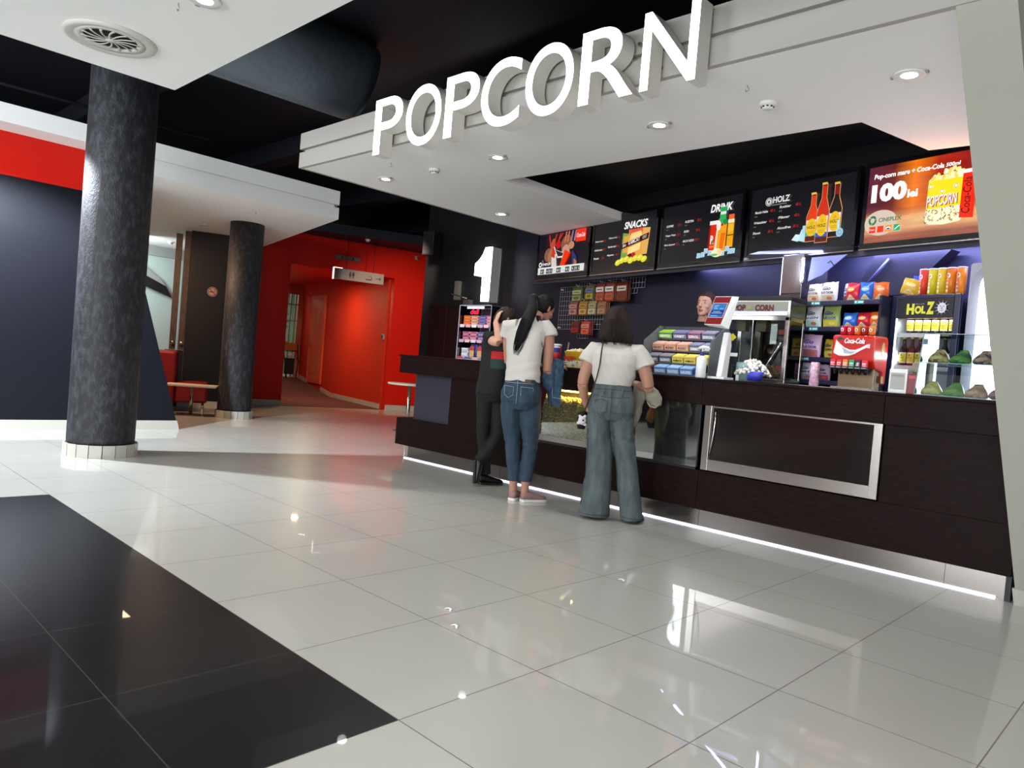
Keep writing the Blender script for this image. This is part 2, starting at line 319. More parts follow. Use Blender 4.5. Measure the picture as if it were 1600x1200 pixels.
b = MB(); b.mat(M['dark']).box(-14, 6, -8.4, -8.2, 0, 4.4); b.mat(M['red']).box(-6.4, -4.2, -8.2, -8.15, 0, 3.2); b.mat(M['white']).box(-8.0, -7.4, -8.2, -8.1, 0, 4.4); b.box(-3.4, -3.1, -8.2, -8.1, 0, 4.4); struct('wall_front', b)
# raised service floor behind the counter
b = MB(); b.ext([(-5.0, 4.42), (1.1, 4.42), (1.2, 4.9), (-5.2, 6.4)], 0, .18); struct('floor_service', b, mat('service_floor', '#2a2a2c', .7))
# red wall with the corridor opening
def rw(b, x0, x1, z0, z1, y0=0, y1=.16): P = [RD(x0, y0), RD(x1, y0), RD(x1, y1), RD(x0, y1)]; b.ext([(p.x, p.y) for p in P], z0, z1)
b = MB(); rw(b, -1.35, -.15, 0, 3.42); rw(b, 2.04, 4.2, 0, 3.42); rw(b, -.15, 2.04, 2.80, 3.42); struct('wall_red', b, M['red'])
b = MB(); rw(b, -1.35, -.15, 0, .11, -.014, 0); rw(b, 2.04, 3.6, 0, .11, -.014, 0); struct('baseboard_red', b, M['tile'])
def cb(b, x0, x1, y0, y1, z0, z1, zz=None):
    P = [CO(x0, y0), CO(x1, y0), CO(x1, y1), CO(x0, y1)]; h = (0, 0, 0, 0) if zz is None else (zz[0], zz[1], zz[1], zz[0])
    b.prism([(p.x, p.y, z0+k) for p, k in zip(P, h)], [(p.x, p.y, z1+k) for p, k in zip(P, h)])
# local y of the corridor frame points towards the left wall (negative world-right)
b = MB(); cb(b, .15, 6.4, -.15, 0, 0, 3.1); struct('wall_corridor_right', b, M['redc'])
b = MB(); cb(b, 0.2, 6.4, 2.16, 2.3, 0, 3.1); struct('wall_corridor_left', b, M['red'])
b = MB(); cb(b, .15, 7.6, -.2, 2.3, 2.95, 3.1); struct('ceiling_corridor', b, M['red'])
b = MB(); cb(b, .0, 3.3, -.02, 2.2, .0, .006); cb(b, 3.3, 6.3, -.02, 2.2, 0, .006, (0, .33)); struct('floor_corridor', b, M['carpet'])
b = MB(); cb(b, .16, 3.3, 0, .014, 0, .11); cb(b, 3.3, 4.14, 0, .014, 0, .11, (0, .09)); cb(b, 5.26, 6.3, 0, .014, 0, .11, (.215, .33)); struct('baseboard_corridor', b, M['tile'])
# corridor end: glazed screen
b = MB(); rr = mat('corridor_trim', '#b06a58', .5)
cb(b, 6.2, 6.3, 0.0, .14, .3, 2.72); cb(b, 6.2, 6.32, -.0, 2.2, 2.72, 2.95); cb(b, 6.16, 6.2, -.02, 2.2, 2.66, 2.82); struct('trim_corridor', b, rr)
b = MB(); cb(b, 6.24, 6.26, .14, 2.2, .33, 2.72); struct('window_1', b, mat('green_glass', '#7fb09a', .05, alpha=.35, spec=.8))
b = MB(); mtl = mat('green_metal', '#8fa79c', .4, .4); g2 = mat('dark_green_metal', '#1d3a30', .5)
b.mat(mtl)
for y in (.20, .33, .46, .78, 1.2): cb(b, 6.18, 6.24, y, y+.03, .33, 2.72)
for z in (1.05, 1.9, 2.35): cb(b, 6.18, 6.24, .14, 1.9, z, z+.04)
b.mat(g2)
for y in (.2, .33, .6): cb(b, 7.1, 7.14, y, y+.05, .33, 2.9)
for z in (1.3, 1.75, 2.1): cb(b, 7.1, 7.14, .1, .62, z, z+.04)
P = CO(7.1, .3); b.tube([CO(7.12, .15, 1.9), CO(7.12, .6, 2.7)], .03, 6); b.tube([CO(7.12, .6, 2.0), CO(7.12, .2, 2.6)], .025, 6); struct('window_2', b)
b = MB(); cb(b, 9.6, 9.7, -2, 4, 0, 4); struct('wall_beyond', b, mat('pale_green_wall', '#8fae9c', .6)); b = MB(); cb(b, 6.3, 9.6, -1.5, 3.5, .3, .32); struct('floor_beyond', b, mat('pale_floor_beyond', '#b0a68e', .4))
light('beyond_light', 'AREA', CO(8, .8, 2.9), 45, (1, .95, .8), .8, target=CO(8, .8, 0))
# lounge: dark box pier, dark return, window wall
b = MB(); b.ext([(-10.97, 3.65), (-10.62, 4.45), (-11.72, 4.72), (-11.9, 4.3), (-11.30, 3.78)], 0, 3.0); struct('wall_pier', b, M['dark'])
b = MB(); b.extX([(5, 0), (5, 3), (2.0, 3), (2.0, 2.8), (4.75, 2.8), (4.75, 0)], -14.2, -14.05); b.extX([(2.0, 0), (4.75, 0), (4.75, .86), (2.0, .86)], -14.2, -14.05); struct('wall_lounge', b, mat('grey_wall', '#8a8c8c', .6))
b = MB(); b.box(-14.16, -14.12, 2.0, 4.75, .86, 2.8); struct('window_3', b, mat('frosted_glass', '#a9b8b4', .35))
b = MB(); b.mat(M['dark']).extX([(3.9, 2.2), (4.55, 1.98), (4.42, 2.2), (3.9, 2.42)], -14.04, -14.0); b.mat(M['plg']).extX([(3.9, 2.42), (4.42, 2.2), (4.30, 2.34), (3.9, 2.62)], -14.04, -14.01); struct('window_4', b)
b = MB(); b.box(-15.4, -8.0, 1.3, 1.5, 0, 3.0); struct('wall_lounge_left', b, M['dark'])
# skirtings and pier base
b = MB(); b.ext([(-10.985, 3.60), (-10.60, 4.46), (-10.66, 4.5), (-11.0, 3.7)], 0, .11); b.ext([(-11.32, 3.74), (-10.985, 3.60), (-10.97, 3.66), (-11.3, 3.80)], 0, .11); struct('baseboard_pier', b, M['tile'])
# ================================================================ columns
def column(name, c, r, h, label, n=18):
    t = thing(name, label, 'column', (c[0], c[1], 0), .1)
    b = MB(); b.lathe([(r*.985, .10), (r, .16), (r, h*.5), (r*1.0, h)], 48); b.build('shaft', M['conc'], t)
    b = MB(); 
    for i in range(n):
        a0, a1 = 2*PI*i/n+.012, 2*PI*(i+1)/n-.012; R = r+.03
        P = [((R-.02)*math.cos(a0), (R-.02)*math.sin(a0)), (R*math.cos(a0), R*math.sin(a0)), (R*math.cos(a1), R*math.sin(a1)), ((R-.02)*math.cos(a1), (R-.02)*math.sin(a1))]
        b.ext(P, 0, .115)
    b.build('tiled_base', M['tile'], t)
    b = MB(); b.lathe([(r+.016, 0), (r+.016, .112)], 36); b.build('grout', mat('grout', '#6b6459', .8), t); return t
column('column', (-5.79, .862), .288, 4.4, 'tall dark mottled plaster column standing on bright floor beside the navy wall')
column('column', (-9.195, 3.77), .25, 3.0, 'shorter dark column under white soffit, beside the red lounge seat')
# ceiling duct, pipe, beams
t = thing('air_duct', 'large round dark air duct crossing below the black ceiling', 'duct', (-5.1, 2.3, 4.05))
b = MB(); b.tube([(-.1, -3.2, 0), (0, .50, 0), (.03, .66, -.03)], [.42, .42, .40], 32, ref=(0, 0, 1)); b.build('duct_body', mat('dark_duct', '#5a646e', .45, .2, bump=(14, .6, ONE)), t)
for x, y in ((-.3, -1.2), (.35, -.4), (.3, .6)): b = MB(); b.tube([(x, y, .2), (x, y, .36)], .004, 5); b.build('hanger', M['plb'], t)
b = MB(); b.tube([(-8.9, -3.0, 3.95), (-8.6, 2.83, 3.95)], .022, 8); tag(b.build('ceiling_pipe', mat('dark_pipe', '#2a2a2c', .4)), 'thin dark pipe under the black ceiling beyond the tall column', 'pipe')
# ================================================================ downlights and ceiling devices
def downlight(x, y, z, label, e=30, group='recessed round downlights', rz=0, proto=[None]):
    if proto[0] is None:
        t = thing('ceiling_downlight', label, 'downlight', (x, y, z), rz, group); proto[0] = t
        b = MB(); b.lathe([(.058, 0), (.083, -.003), (.088, -.009), (.084, -.013), (.060, -.010)], 32); b.build('trim_ring', M['plw'], t)
        b = MB(); b.lathe([(.001, -.011), (.040, -.011), (.060, -.006), (.060, -.001)], 24); b.build('lens', M['lamp'], t)
        for sx in (-.09, .09): b = MB(); b.box(sx-.01, sx+.01, -.012, .012, -.012, -.002); b.build('clip', M['plg'], t)
    else: t = dup(proto[0], (x, y, z), rz, label)
    light('bulb', 'SPOT', (0, 0, -.03), e, (.93, .97, 1), .05, 135, blend=.7, parent=t); return t
downlight(-4.664, 3.068, 3, 'lit downlight nearest the left end of the booth soffit, below the first P')
downlight(-3.0, 3.072, 3, 'lit downlight under the booth soffit below the C of the sign')
downlight(-1.306, 3.06, 3, 'lit downlight under the booth soffit between the N and the screens')
downlight(.373, 3.045, 3, 'lit downlight nearest the white leaning pillar')
downlight(-4.70, 4.83, 3, 'lit downlight deep under the soffit near the large number 1')
for x, y in ((-2.33, .16), (-.67, .16), (1.0, .16), (2.66, .16), (-2.33, -1.6), (-.4, -2.9), (2.66, -2.2)): downlight(x, y, 3, 'lit downlight in the near white ceiling' if (x, y) != (-2.33, .16) else 'lit downlight at the very top edge right of the round vent', 12)
def smoke(x, y, z, label):
    t = thing('smoke_detector', label, 'smoke detector', (x, y, z), .4)
    b = MB(); b.lathe([(.05, 0), (.055, -.012), (.05, -.022), (.036, -.024), (.034, -.042), (.022, -.048), (.001, -.048)], 24); b.build('detector_body', M['plw'], t)
    b = MB()
    for i in range(8): a = i*PI/4; b.box(.034*math.cos(a)-.007, .034*math.cos(a)+.007, .034*math.sin(a)-.006, .034*math.sin(a)+.006, -.036, -.028)
    b.build('sensing_slot', M['plb'], t)
smoke(-.474, 3.054, 3, 'white smoke detector between two downlights right of the sign')
smoke(-3.87, 3.068, 3, 'white smoke detector under the soffit below the O beside the first P')
smoke(-10.59, 6.924, 3.42, 'white smoke detector on the dark ceiling in front of the red wall')
smoke(-10.045, 3.445, 3, 'white smoke detector on the left soffit beside the short column')
smoke(-13.0, 4.07, 3, 'white smoke detector furthest back on the left soffit')
def hook(x, y, z, label):
    b = MB(); b.tube([(x, y, z), (x, y, z-.012), (x+.012, y, z-.022), (x+.008, y, z-.036), (x-.006, y, z-.04), (x-.012, y, z-.028)], .0025, 6); tag(b.build('ceiling_hook', M['steel']), label, 'hook')
hook(-.455, 2.727, 3, 'tiny metal hook in the booth soffit above the right smoke detector'); hook(-2.511, .09, 3, 'tiny metal hook in the near ceiling above the round vent'); hook(-8.018, 3.312, 3, 'tiny metal hook in the left soffit before the short column'); hook(-4.1, 2.72, 3, 'tiny metal hook in the booth soffit beside the left smoke detector')
# round swirl vent in the near ceiling
t = thing('ceiling_vent', 'round white swirl vent with radial blades in the near ceiling', 'vent', (-3.40, .02, 3.0))
b = MB(); b.lathe([(.15, 0), (.20, -.012), (.245, -.020), (.262, -.014), (.268, 0)], 48); b.lathe([(.15, .0), (.155, -.010), (.20, -.014), (.2, 0)], 48); b.build('vent_ring', mat('vent_enamel', '#cfcdc6', .35), t)
b = MB(); b.lathe([(.16, -.001), (.16, -.002), (.001, -.002)], 32); b.build('vent_throat', mat('vent_dark', '#1a1a1c', .8), t)
b = MB(); b.lathe([(.001, -.020), (.028, -.018), (.034, -.010), (.034, -.002)], 24)
for i in range(14):
    a = 2*PI*i/14; P = []
    for k in range(6):
        r = .028+k*.027; th = a+.28*(k/5)**1.5; P.append((r*math.cos(th), r*math.sin(th), -.014+.003*k/5))
    b.tube(P, [(.0035+.0012*k, .003) for k in range(6)], 6, ref=(0, 0, 1))
b.build('swirl_blades', mat('vent_enamel', '#cfcdc6', .35), t)
# twin spots in the dark void
for i, (x, y) in enumerate(((-3.30, 4.25), (-1.75, 4.45), (-.42, 4.46))):
    t = thing('twin_spotlight', ['unlit twin black spot fitting in the dark void near the first screen', 'unlit twin black spot fitting in the dark void above the drink screen', 'unlit twin black spot fitting in the dark void above the beer screen'][i], 'spotlight', (x, y, 3.36), -.1, 'unlit twin spot fittings')
    b = MB(); b.box(-.13, .13, -.065, .065, -.02, 0); b.build('housing', M['plb'], t)
    for s in (-.06, .06):
        b = MB(); b.lathe([(.048, -.018), (.052, -.05), (.046, -.052), (.038, -.035), (.001, -.03)], 20, (s, 0, 0)); b.build('lamp_head', M['smoke'] if 0 else mat('spot_chrome', '#34343a', .15, .8), t)
# ================================================================ POPCORN letters
LT = [('P', -3.655, -3.265), ('O', -3.21, -2.765), ('P', -2.715, -2.335), ('C', -2.305, -1.905), ('O', -1.855, -1.425), ('R', -1.365, -.935), ('N', -.885, -.505)]
lab = ['first P of the lit white sign on the booth fascia', 'first O of the lit sign, between the two Ps', 'second P of the lit sign, beside the C', 'letter C in the middle of the lit sign', 'second O of the lit sign, left of the R', 'letter R of the lit sign', 'letter N ending the lit sign at the right']
for (ch, x0, x1), lb in zip(LT, lab):
    t = thing('sign_letter', 'large '+lb, 'sign letter', (x0, 2.20, 2.872), 0, 'raised letters of the popcorn sign')
    vs, fs, ar = glyphs(ch, .003, 0, 12); W, H = x1-x0, .47
    if ch in 'OC': H = .485
    dz = -.008 if ch in 'OC' else 0
    a = Art(eps=0); a.k = 0; a.mb.mat(M['letter']); a.mb.add([(u*W, 0, v*H+dz) for u, v in vs], fs, False); a.mb.build('lit_face', None, t, fixn=False)
    # return: extrude outline edges
    ec = {}
    for f in fs:
        for i in range(len(f)): e = (f[i], f[(i+1) % len(f)]); ec[tuple(sorted(e))] = ec.get(tuple(sorted(e)), [])+[e]
    b = MB()
    for k, e in ec.items():
        if len(e) == 1: i, j = e[0]; p, q = vs[i], vs[j]; b.add([(p[0]*W, .0, p[1]*H+dz), (q[0]*W, .0, q[1]*H+dz), (q[0]*W, .13, q[1]*H+dz), (p[0]*W, .13, p[1]*H+dz)], [(0, 3, 2, 1)], False)
    b.add([(u*W, .13, v*H+dz) for u, v in vs], [tuple(f)[::-1] for f in fs], False); b.build('letter_return', M['lside'], t, fixn=False)
    b = MB(); b.box(W*.08, W*.08+.02, .13, .16, .18, .20) if ch not in 'OC' else b.box(W*.02, W*.02+.02, .13, .16, .22, .24); b.box(W*.80, W*.80+.02, .13, .16, .36, .38); b.build('standoff', M['steel'], t)
# number 1
t = thing('number_sign', 'large lit white number 1 on the dark wall above the candy case', 'number sign', (-7.155, 6.70, 2.155))
H = .875; pts = [(.195, 0), (.39, 0), (.39, H), (.22, H), (.17, H-.11), (.09, H-.20), (0, H-.26), (0, H-.45), (.10, H-.42), (.195, H-.36)]
a = Art(eps=0); a.poly(pts, M['letter']); a.build('lit_face', t)
b = MB(); b.rings([[(x, 0, z) for x, z in pts], [(x, .185, z) for x, z in pts]], cap=False)
for i in range(len(b.sm)): b.sm[i] = False
b.build('number_return', M['lside'], t)
light('number_glow', 'AREA', (-6.97, 6.66, 2.6), 10, (1, 1, 1), .3, rot=(PI/2, 0, 0), shape='RECTANGLE', size_y=.8)
# ================================================================ service counter
t = thing('service_counter', 'long dark wenge service counter with glass front panels and steel kick', 'counter')
CT = 1.183
b = MB(); b.box(-5.0, -1.13, 3.70, 3.74, .975, CT-.02); b.box(-1.127, .205, 3.70, 3.74, .975, CT-.02); b.box(.208, .98, 3.70, 3.74, .975, CT-.02); b.box(-5.0, -4.97, 3.74, 4.35, .975, CT-.02); b.build('fascia_board', M['wood'], t, .002)
b = MB(); b.box(-5.02, .98, 3.695, 4.36, CT-.02, CT); b.build('worktop', M['wood'], t, .003)
b = MB(); b.box(-5.01, -1.112, 3.72, 3.76, .155, .46); b.box(-1.108, .98, 3.72, 3.76, .155, .46); b.box(-4.12, -2.83, 3.722, 3.76, .46, .975); b.box(.215, .98, 3.722, 3.76, .46, .975); b.box(-5.01, -4.98, 3.76, 4.35, .155, .46); b.build('lower_board', M['wood'], t, .002)
b = MB(); b.box(-5.01, -4.12, 3.76, 4.34, .44, .46); b.build('recess_shelf', M['wood'], t)
b = MB(); b.box(-4.81, -4.12, 3.80, 4.34, .46, .975); b.build('slate_recess_panel', M['plum'], t)
b = MB(); b.box(-4.86, .98, 3.80, 3.83, .0, .155); b.box(-4.86, -4.84, 3.83, 4.3, 0, .155); b.build('kick_plate', M['steelr'], t)
b = MB()
for x in (-3.36, -1.12, .62): b.box(x, x+.002, 3.798, 3.8, 0, .155)
b.build('kick_joint', M['plb'], t)
b = MB(); b.box(-4.9, .90, 3.786, 3.799, .002, .010); b.build('light_strip', M['led'], t)
b = MB(); b.box(-4.84, .98, 4.30, 4.34, 0, CT-.02); b.box(.95, .98, 3.76, 4.3, 0, CT-.02); b.build('back_panel', M['dark'], t)
# glazed popcorn warmer set in the counter front
t = thing('popcorn_warmer', 'lit glazed popcorn warmer set in the counter front behind the two women', 'display case', (-2.83, 3.72, .46))
b = MB(); b.box(0, 1.70, .012, .018, .07, .515); b.build('glass_front', M['glass'], t)
b = MB(); b.box(0, 1.70, 0.0, .03, 0, .022); b.box(0, .012, 0, .03, 0, .515); b.box(1.07, 1.082, .002, .03, 0, .515); b.box(1.688, 1.70, 0, .03, 0, .515); b.build('frame', M['plb'], t)
b = MB(); b.box(.19, 1.07, .004, .03, .022, .075); b.box(0.012, .19, .006, .03, .022, .075); b.build('sill_plate', M['steel'], t)
b = MB(); b.box(0, 1.07, .36, .38, 0, .515); b.box(0, .01, .03, .36, 0, .515); b.box(1.07, 1.08, .03, .38, 0, .515); b.box(0, 1.07, .03, .36, 0, .02); b.build('liner', mat('warm_liner', '#8a7a58', .5), t)
b = MB(); b.box(.05, 1.02, .10, .14, .495, .51); b.build('warming_lamp', mat('warm_tube', '#ffd98a', .3, emit='#ffc560', es=14), t)
light('warmer_light', 'AREA', (.54, .10, .49), 24, (1, .66, .18), .9, rot=(0, 0, 0), shape='RECTANGLE', size_y=.06, parent=t)
b = MB(); b.box(1.082, 1.688, .012, .02, .02, .515); b.build('mirror_panel', M['mirror'], t)
b = MB(); rnd = random.Random(3)
b.mat(mat('popcorn', '#8a783a', .8, mix=('#b8a258', 60, ONE, .4, .6)))
def kernels(b, n, fn, r=.011, rnd=rnd):
    for i in range(n):
        p = fn(); q = r*rnd.uniform(.7, 1.25); a = rnd.uniform(0, 6)
        vs = [(p[0]+q*math.cos(a)*k[0]-q*math.sin(a)*k[1], p[1]+q*math.sin(a)*k[0]+q*math.cos(a)*k[1], p[2]+q*k[2]) for k in ((1, 0, .1), (0, 1, -.2), (-1, .1, .3), (.1, -1, 0), (.3, .2, 1), (-.2, -.1, -1))]
        b.add(vs, [(0, 1, 4), (1, 2, 4), (2, 3, 4), (3, 0, 4), (1, 0, 5), (2, 1, 5), (3, 2, 5), (0, 3, 5)], True)
b.box(.012, 1.065, .05, .35, .02, .41)
kernels(b, 3400, lambda: (rnd.uniform(.015, 1.06), rnd.uniform(.025, .055), rnd.uniform(.075, .425)), .0125)
kernels(b, 900, lambda: (rnd.uniform(.015, 1.06), rnd.uniform(.04, .34), rnd.uniform(.40, .44)), .013)
pc = b.build('popcorn_heap', None, t, fixn=False); pc['kind'] = 'stuff'
# steel framed hatch
t = thing('counter_hatch', 'steel framed dark glass hatch in the counter front', 'hatch', (-1.095, 3.722, .47))
b = MB(); b.box(0, .055, -.012, .03, 0, .505); b.box(1.245, 1.30, -.012, .03, 0, .505); b.box(.055, 1.245, -.010, .03, 0, .085); b.box(.055, 1.245, -.004, .03, .49, .505); b.build('steel_frame', M['steel'], t, .002)
b = MB(); b.box(.055, 1.245, .006, .014, .085, .49); b.build('glass_pane', M['mirrord'], t)
b = MB(); b.tube([(.085, -.0, .475), (.095, -.012, .40), (.09, -.014, .30), (.078, -.010, .20), (.06, -.002, .115)], [.005, .006, .006, .005, .003], 8); b.build('curved_trim', M['chrome'], t)
# ================================================================ menu screens
SW, SH = 1.165, .715
def screen(i, label):
    global SH; SH = .69 if i == 0 else .715
    p = BK(.173+1.213*i, 0, 2.375); t = thing('menu_screen', label, 'screen', p, BKA, 'row of menu screens over the counter')
    b = MB(); fr = .032; fb = .040
    b.box(0, SW, 0, .06, 0, fr+.012); b.box(0, SW, 0, .06, SH-fb, SH); b.box(0, fr, 0, .06, fr, SH-fb); b.box(SW-fr, SW, 0, .06, fr, SH-fb); b.build('bezel', mat('gloss_bezel', '#0c0c10', .12, coat=1), t)
    b = MB(); b.box(.0, SW, -.006, .008, -.012, -.002); b.build('silver_edge', M['steel'], t)
    b = MB(); b.box(SW*.5-.05, SW*.5+.05, -.003, .0, .010, .020); b.build('maker_badge', M['plb'], t)
    return t
def panel(t, col, e, name='display'):
    b = MB(); b.box(.032, SW-.032, .006, .05, .044, SH-.042); return b.build(name, mat('lcd_%s' % col, '#000000', .22, emit=col, es=e, spec=.6), t)
DK = '#17161a'
# 1: cinema advert
t = screen(0, 'leftmost screen, showing people drinking and a red cola square'); panel(t, '#1a1420', 1)
a = Art(lambda u, v, d: (u, .006-d, v), 1.0)
a.rect(.20, .20, .62, .62, '#2c1a20').ell(.27, .33, .10, .09, '#8a5a44', rot=.5).ell(.36, .46, .05, .09, '#b4553c', rot=-.3).ell(.33, .30, .07, .10, '#a87250').ell(.66, .46, .12, .10, '#8e5548', rot=.7).ell(.78, .42, .06, .05, '#c08a6a').ell(.66, .33, .09, .11, '#c99284', rot=-.3)
for x, s in ((.30, .1), (.36, -.12), (.41, -.3), (.46, -.1)): a.poly([(x, .44), (x+.03, .44), (x+.03-s*.5, .60), (x+.01-s*.5, .60)], '#d0381f')
for x in (.62, .68, .76, .83): a.poly([(x, .47), (x+.035, .47), (x+.055, .61), (x+.03, .61)], '#c8704f' if x < .7 else '#9c7a88')
a.ell(.50, .45, .055, .055, '#c41420').poly([(.40, .44), (.47, .38), (.66, .32), (.63, .27), (.50, .27), (.42, .38)], '#e8e2e0').poly([(.43, .42), (.47, .375), (.63, .325), (.61, .29), (.51, .29), (.45, .37)], '#3b2a22')
a.poly([(.38, .15), (.50, .15), (.47, .32), (.36, .36)], '#d8cfcc').poly([(.36, .30), (.44, .27), (.44, .38), (.37, .40)], '#d4331c').poly([(.56, .15), (.64, .13), (.78, .32), (.66, .37)], '#f03a12').poly([(.64, .13), (.68, .15), (.81, .32), (.78, .33)], '#c41a0a')
a.poly([(.84, .16), (.95, .13), (.92, .26), (.82, .36)], '#24406e').poly([(.88, .16), (.94, .14), (.94, .20), (.87, .24)], '#b06a50').ell(.17, .22, .03, .05, '#6a5060')
a.rect(.885, .45, 1.095, .61, '#f03418').text('Coca-Cola', .905, .505, .17, .055, '#ffffff', .012, .3)
a.rect(.075, .065, 1.11, .16, '#dfe3dc').ring(.125, .20, .034, .015, '#ffffff').text('CINEPLEX', .17, .185, .20, .032, '#ffffff', .02)
for x, wd in ((.14, .09), (.28, .15), (.52, .10), (.72, .09), (.86, .17)): a.rect(x, .072, x+wd, .135, '#23262a').text('4E 5' if wd < .12 else '4 ZE 5', x+.01, .085, wd-.02, .035, '#dfe3dc', .02)
a.rect(.08, .08, .095, .125, '#23262a').rect(.47, .10, .49, .105, '#23262a').rect(.67, .09, .70, .095, '#23262a').build('advert_picture', t)
# 2: snacks
def menu(t, rows, x1=.06, x2=.36, y=.40, dy=.115, wname=.16, dx=.30):
    a = Art(lambda u, v, d: (u, .006-d, v), 1.0)
    for i, r in enumerate(rows):
        for j, (nm, sz, pr) in enumerate(r):
            X = x1+j*dx; Y = y-i*dy+j*.02
            a.text(nm, X, Y, min(wname, .018*len(nm)), .024, '#d8d6d4', .03, .15); 
            if sz: a.text(sz, X, Y-.032, .03, .013, '#8e8c8a')
            if pr: a.text(pr, X+dx-.105, Y, .06, .026, '#c02218', .02, .1)
    return a
t = screen(1, 'screen headed SNACKS with crisp bags'); panel(t, DK, 1)
a = menu(t, [[('Chipsuri mari', '', '25 L'), ('Chipsuri mici', '', '15 L')], [('Arahide sarate', '', '25 L'), ('Seminte mari', '', '20 L')], [('Fistic', '', '35 L'), ('Migdale', '', '35 L')]], .06, y=.395, dy=.105, wname=.15, dx=.26); a.text('SNACKS', .60, .505, .40, .085, '#ffffff', .03, .2); a.build('menu_text', t)
a = Art(lambda u, v, d: (u, .003-d, v+.025), 1.0)
a.poly([(.57, .14), (.74, .14), (.70, .42), (.58, .44)], '#7aa050').poly([(.60, .20), (.72, .20), (.70, .40), (.60, .40)], '#e0a848').poly([(.90, .16), (1.02, .16), (1.05, .46), (.92, .47)], '#e8b060').poly([(.68, .13), (.93, .15), (.94, .47), (.69, .47)], '#f0a648').poly([(.70, .40), (.92, .42), (.93, .47), (.70, .47)], '#e85a3a').poly([(.71, .34), (.92, .38), (.90, .44), (.73, .42)], '#ffd890')
a.poly([(.58, .245), (1.03, .335), (1.04, .405), (.58, .305)], '#3c1a18').text('KAMCAT', .70, .285, .20, .05, '#f0ece8', .02, .2, .19).text('Bis', .60, .265, .06, .035, '#e0dcd8', .02, .2, .19).text('CAT', .94, .335, .07, .035, '#e0dcd8', .02, .2, .19)
a.poly([(.70, .17), (.90, .22), (.91, .30), (.70, .25)], '#ffe090').ell(.80, .165, .04, .03, '#c02828').poly([(.70, .13), (.78, .15), (.76, .19), (.70, .17)], '#5c1410')
for x, y in ((.54, .09), (.61, .11), (.69, .12), (.77, .10), (.85, .12), (.93, .12), (1.0, .10)): a.ell(x, y, .052, .035, '#e4dc34', 12, .3).ell(x-.008, y+.006, .03, .016, '#f4ee70', 10, .3)
a.build('snack_picture', t)
# 3: drink
t = screen(2, 'screen headed DRINK with juice bottles and ice'); panel(t, DK, 1)
a = menu(t, [[('COFFEE', '0.5', '25 L'), ('FUZETEA', '0.5', '25 L')], [('Cappy Pulpy', '0.33', '25 L'), ('BURN', '0.25', '35 L')], [('Rich Expand', '0.33', '15 L'), ('RICH KIDS', '0.2', '18 L')]], .09, y=.445, dy=.105, dx=.28); a.text('DRINK', .735, .525, .29, .08, '#ffffff', .03, .2); a.build('menu_text', t)
a = Art(lambda u, v, d: (.03+u*.985, .003-d, v+.03), 1.0)
a.rect(.71, .10, .80, .37, '#e02a18').rect(.71, .37, .83, .41, '#f4eeea').poly([(.70, .10), (.72, .10), (.73, .37), (.71, .37)], '#8c1208').text('R', .735, .17, .05, .09, '#f4eeea', .03).rect(.73, .13, .79, .155, '#f08038').ell(.765, .19, .012, .02, '#2f8a40')
a.rect(.96, .12, 1.04, .40, '#f4a814').rect(.965, .40, 1.035, .45, '#ec6a34').rect(.96, .365, 1.04, .40, '#f8ead0').rect(.955, .235, 1.045, .245, '#40260c').ell(1.0, .31, .035, .04, '#f8c030')
a.poly([(.80, .09), (.82, .36), (.84, .42), (.92, .42), (.95, .36), (.95, .09)], '#f8a020').poly([(.80, .09), (.82, .36), (.84, .36), (.83, .09)], '#f8dcc0').poly([(.87, .11), (.92, .11), (.94, .27), (.88, .27)], '#f47010').rect(.855, .42, .93, .50, '#dff0e4').poly([(.85, .37), (.94, .37), (.93, .46), (.85, .46)], '#36b060').rect(.85, .49, .935, .535, '#1fae5c').ell(.845, .35, .03, .05, '#fff2e8').ell(.89, .355, .014, .014, '#a01c10').ell(.93, .38, .03, .03, '#1c9040')
for x, y in ((.60, .06), (.66, .065), (.70, .10), (.76, .075), (.93, .06), (.99, .10), (1.03, .07), (1.07, .07)): a.poly([(x-.028, y-.025), (x+.028, y-.022), (x+.03, y+.026), (x-.022, y+.03)], '#bfe0ee').ring(x, y, .017, .005, '#6aa8c8', 10)
a.ell(.86, .07, .075, .045, '#f4f4c8').ell(.90, .075, .03, .03, '#f8d8a0').ell(.83, .05, .05, .012, '#6ac080'); a.build('drinks_picture', t)
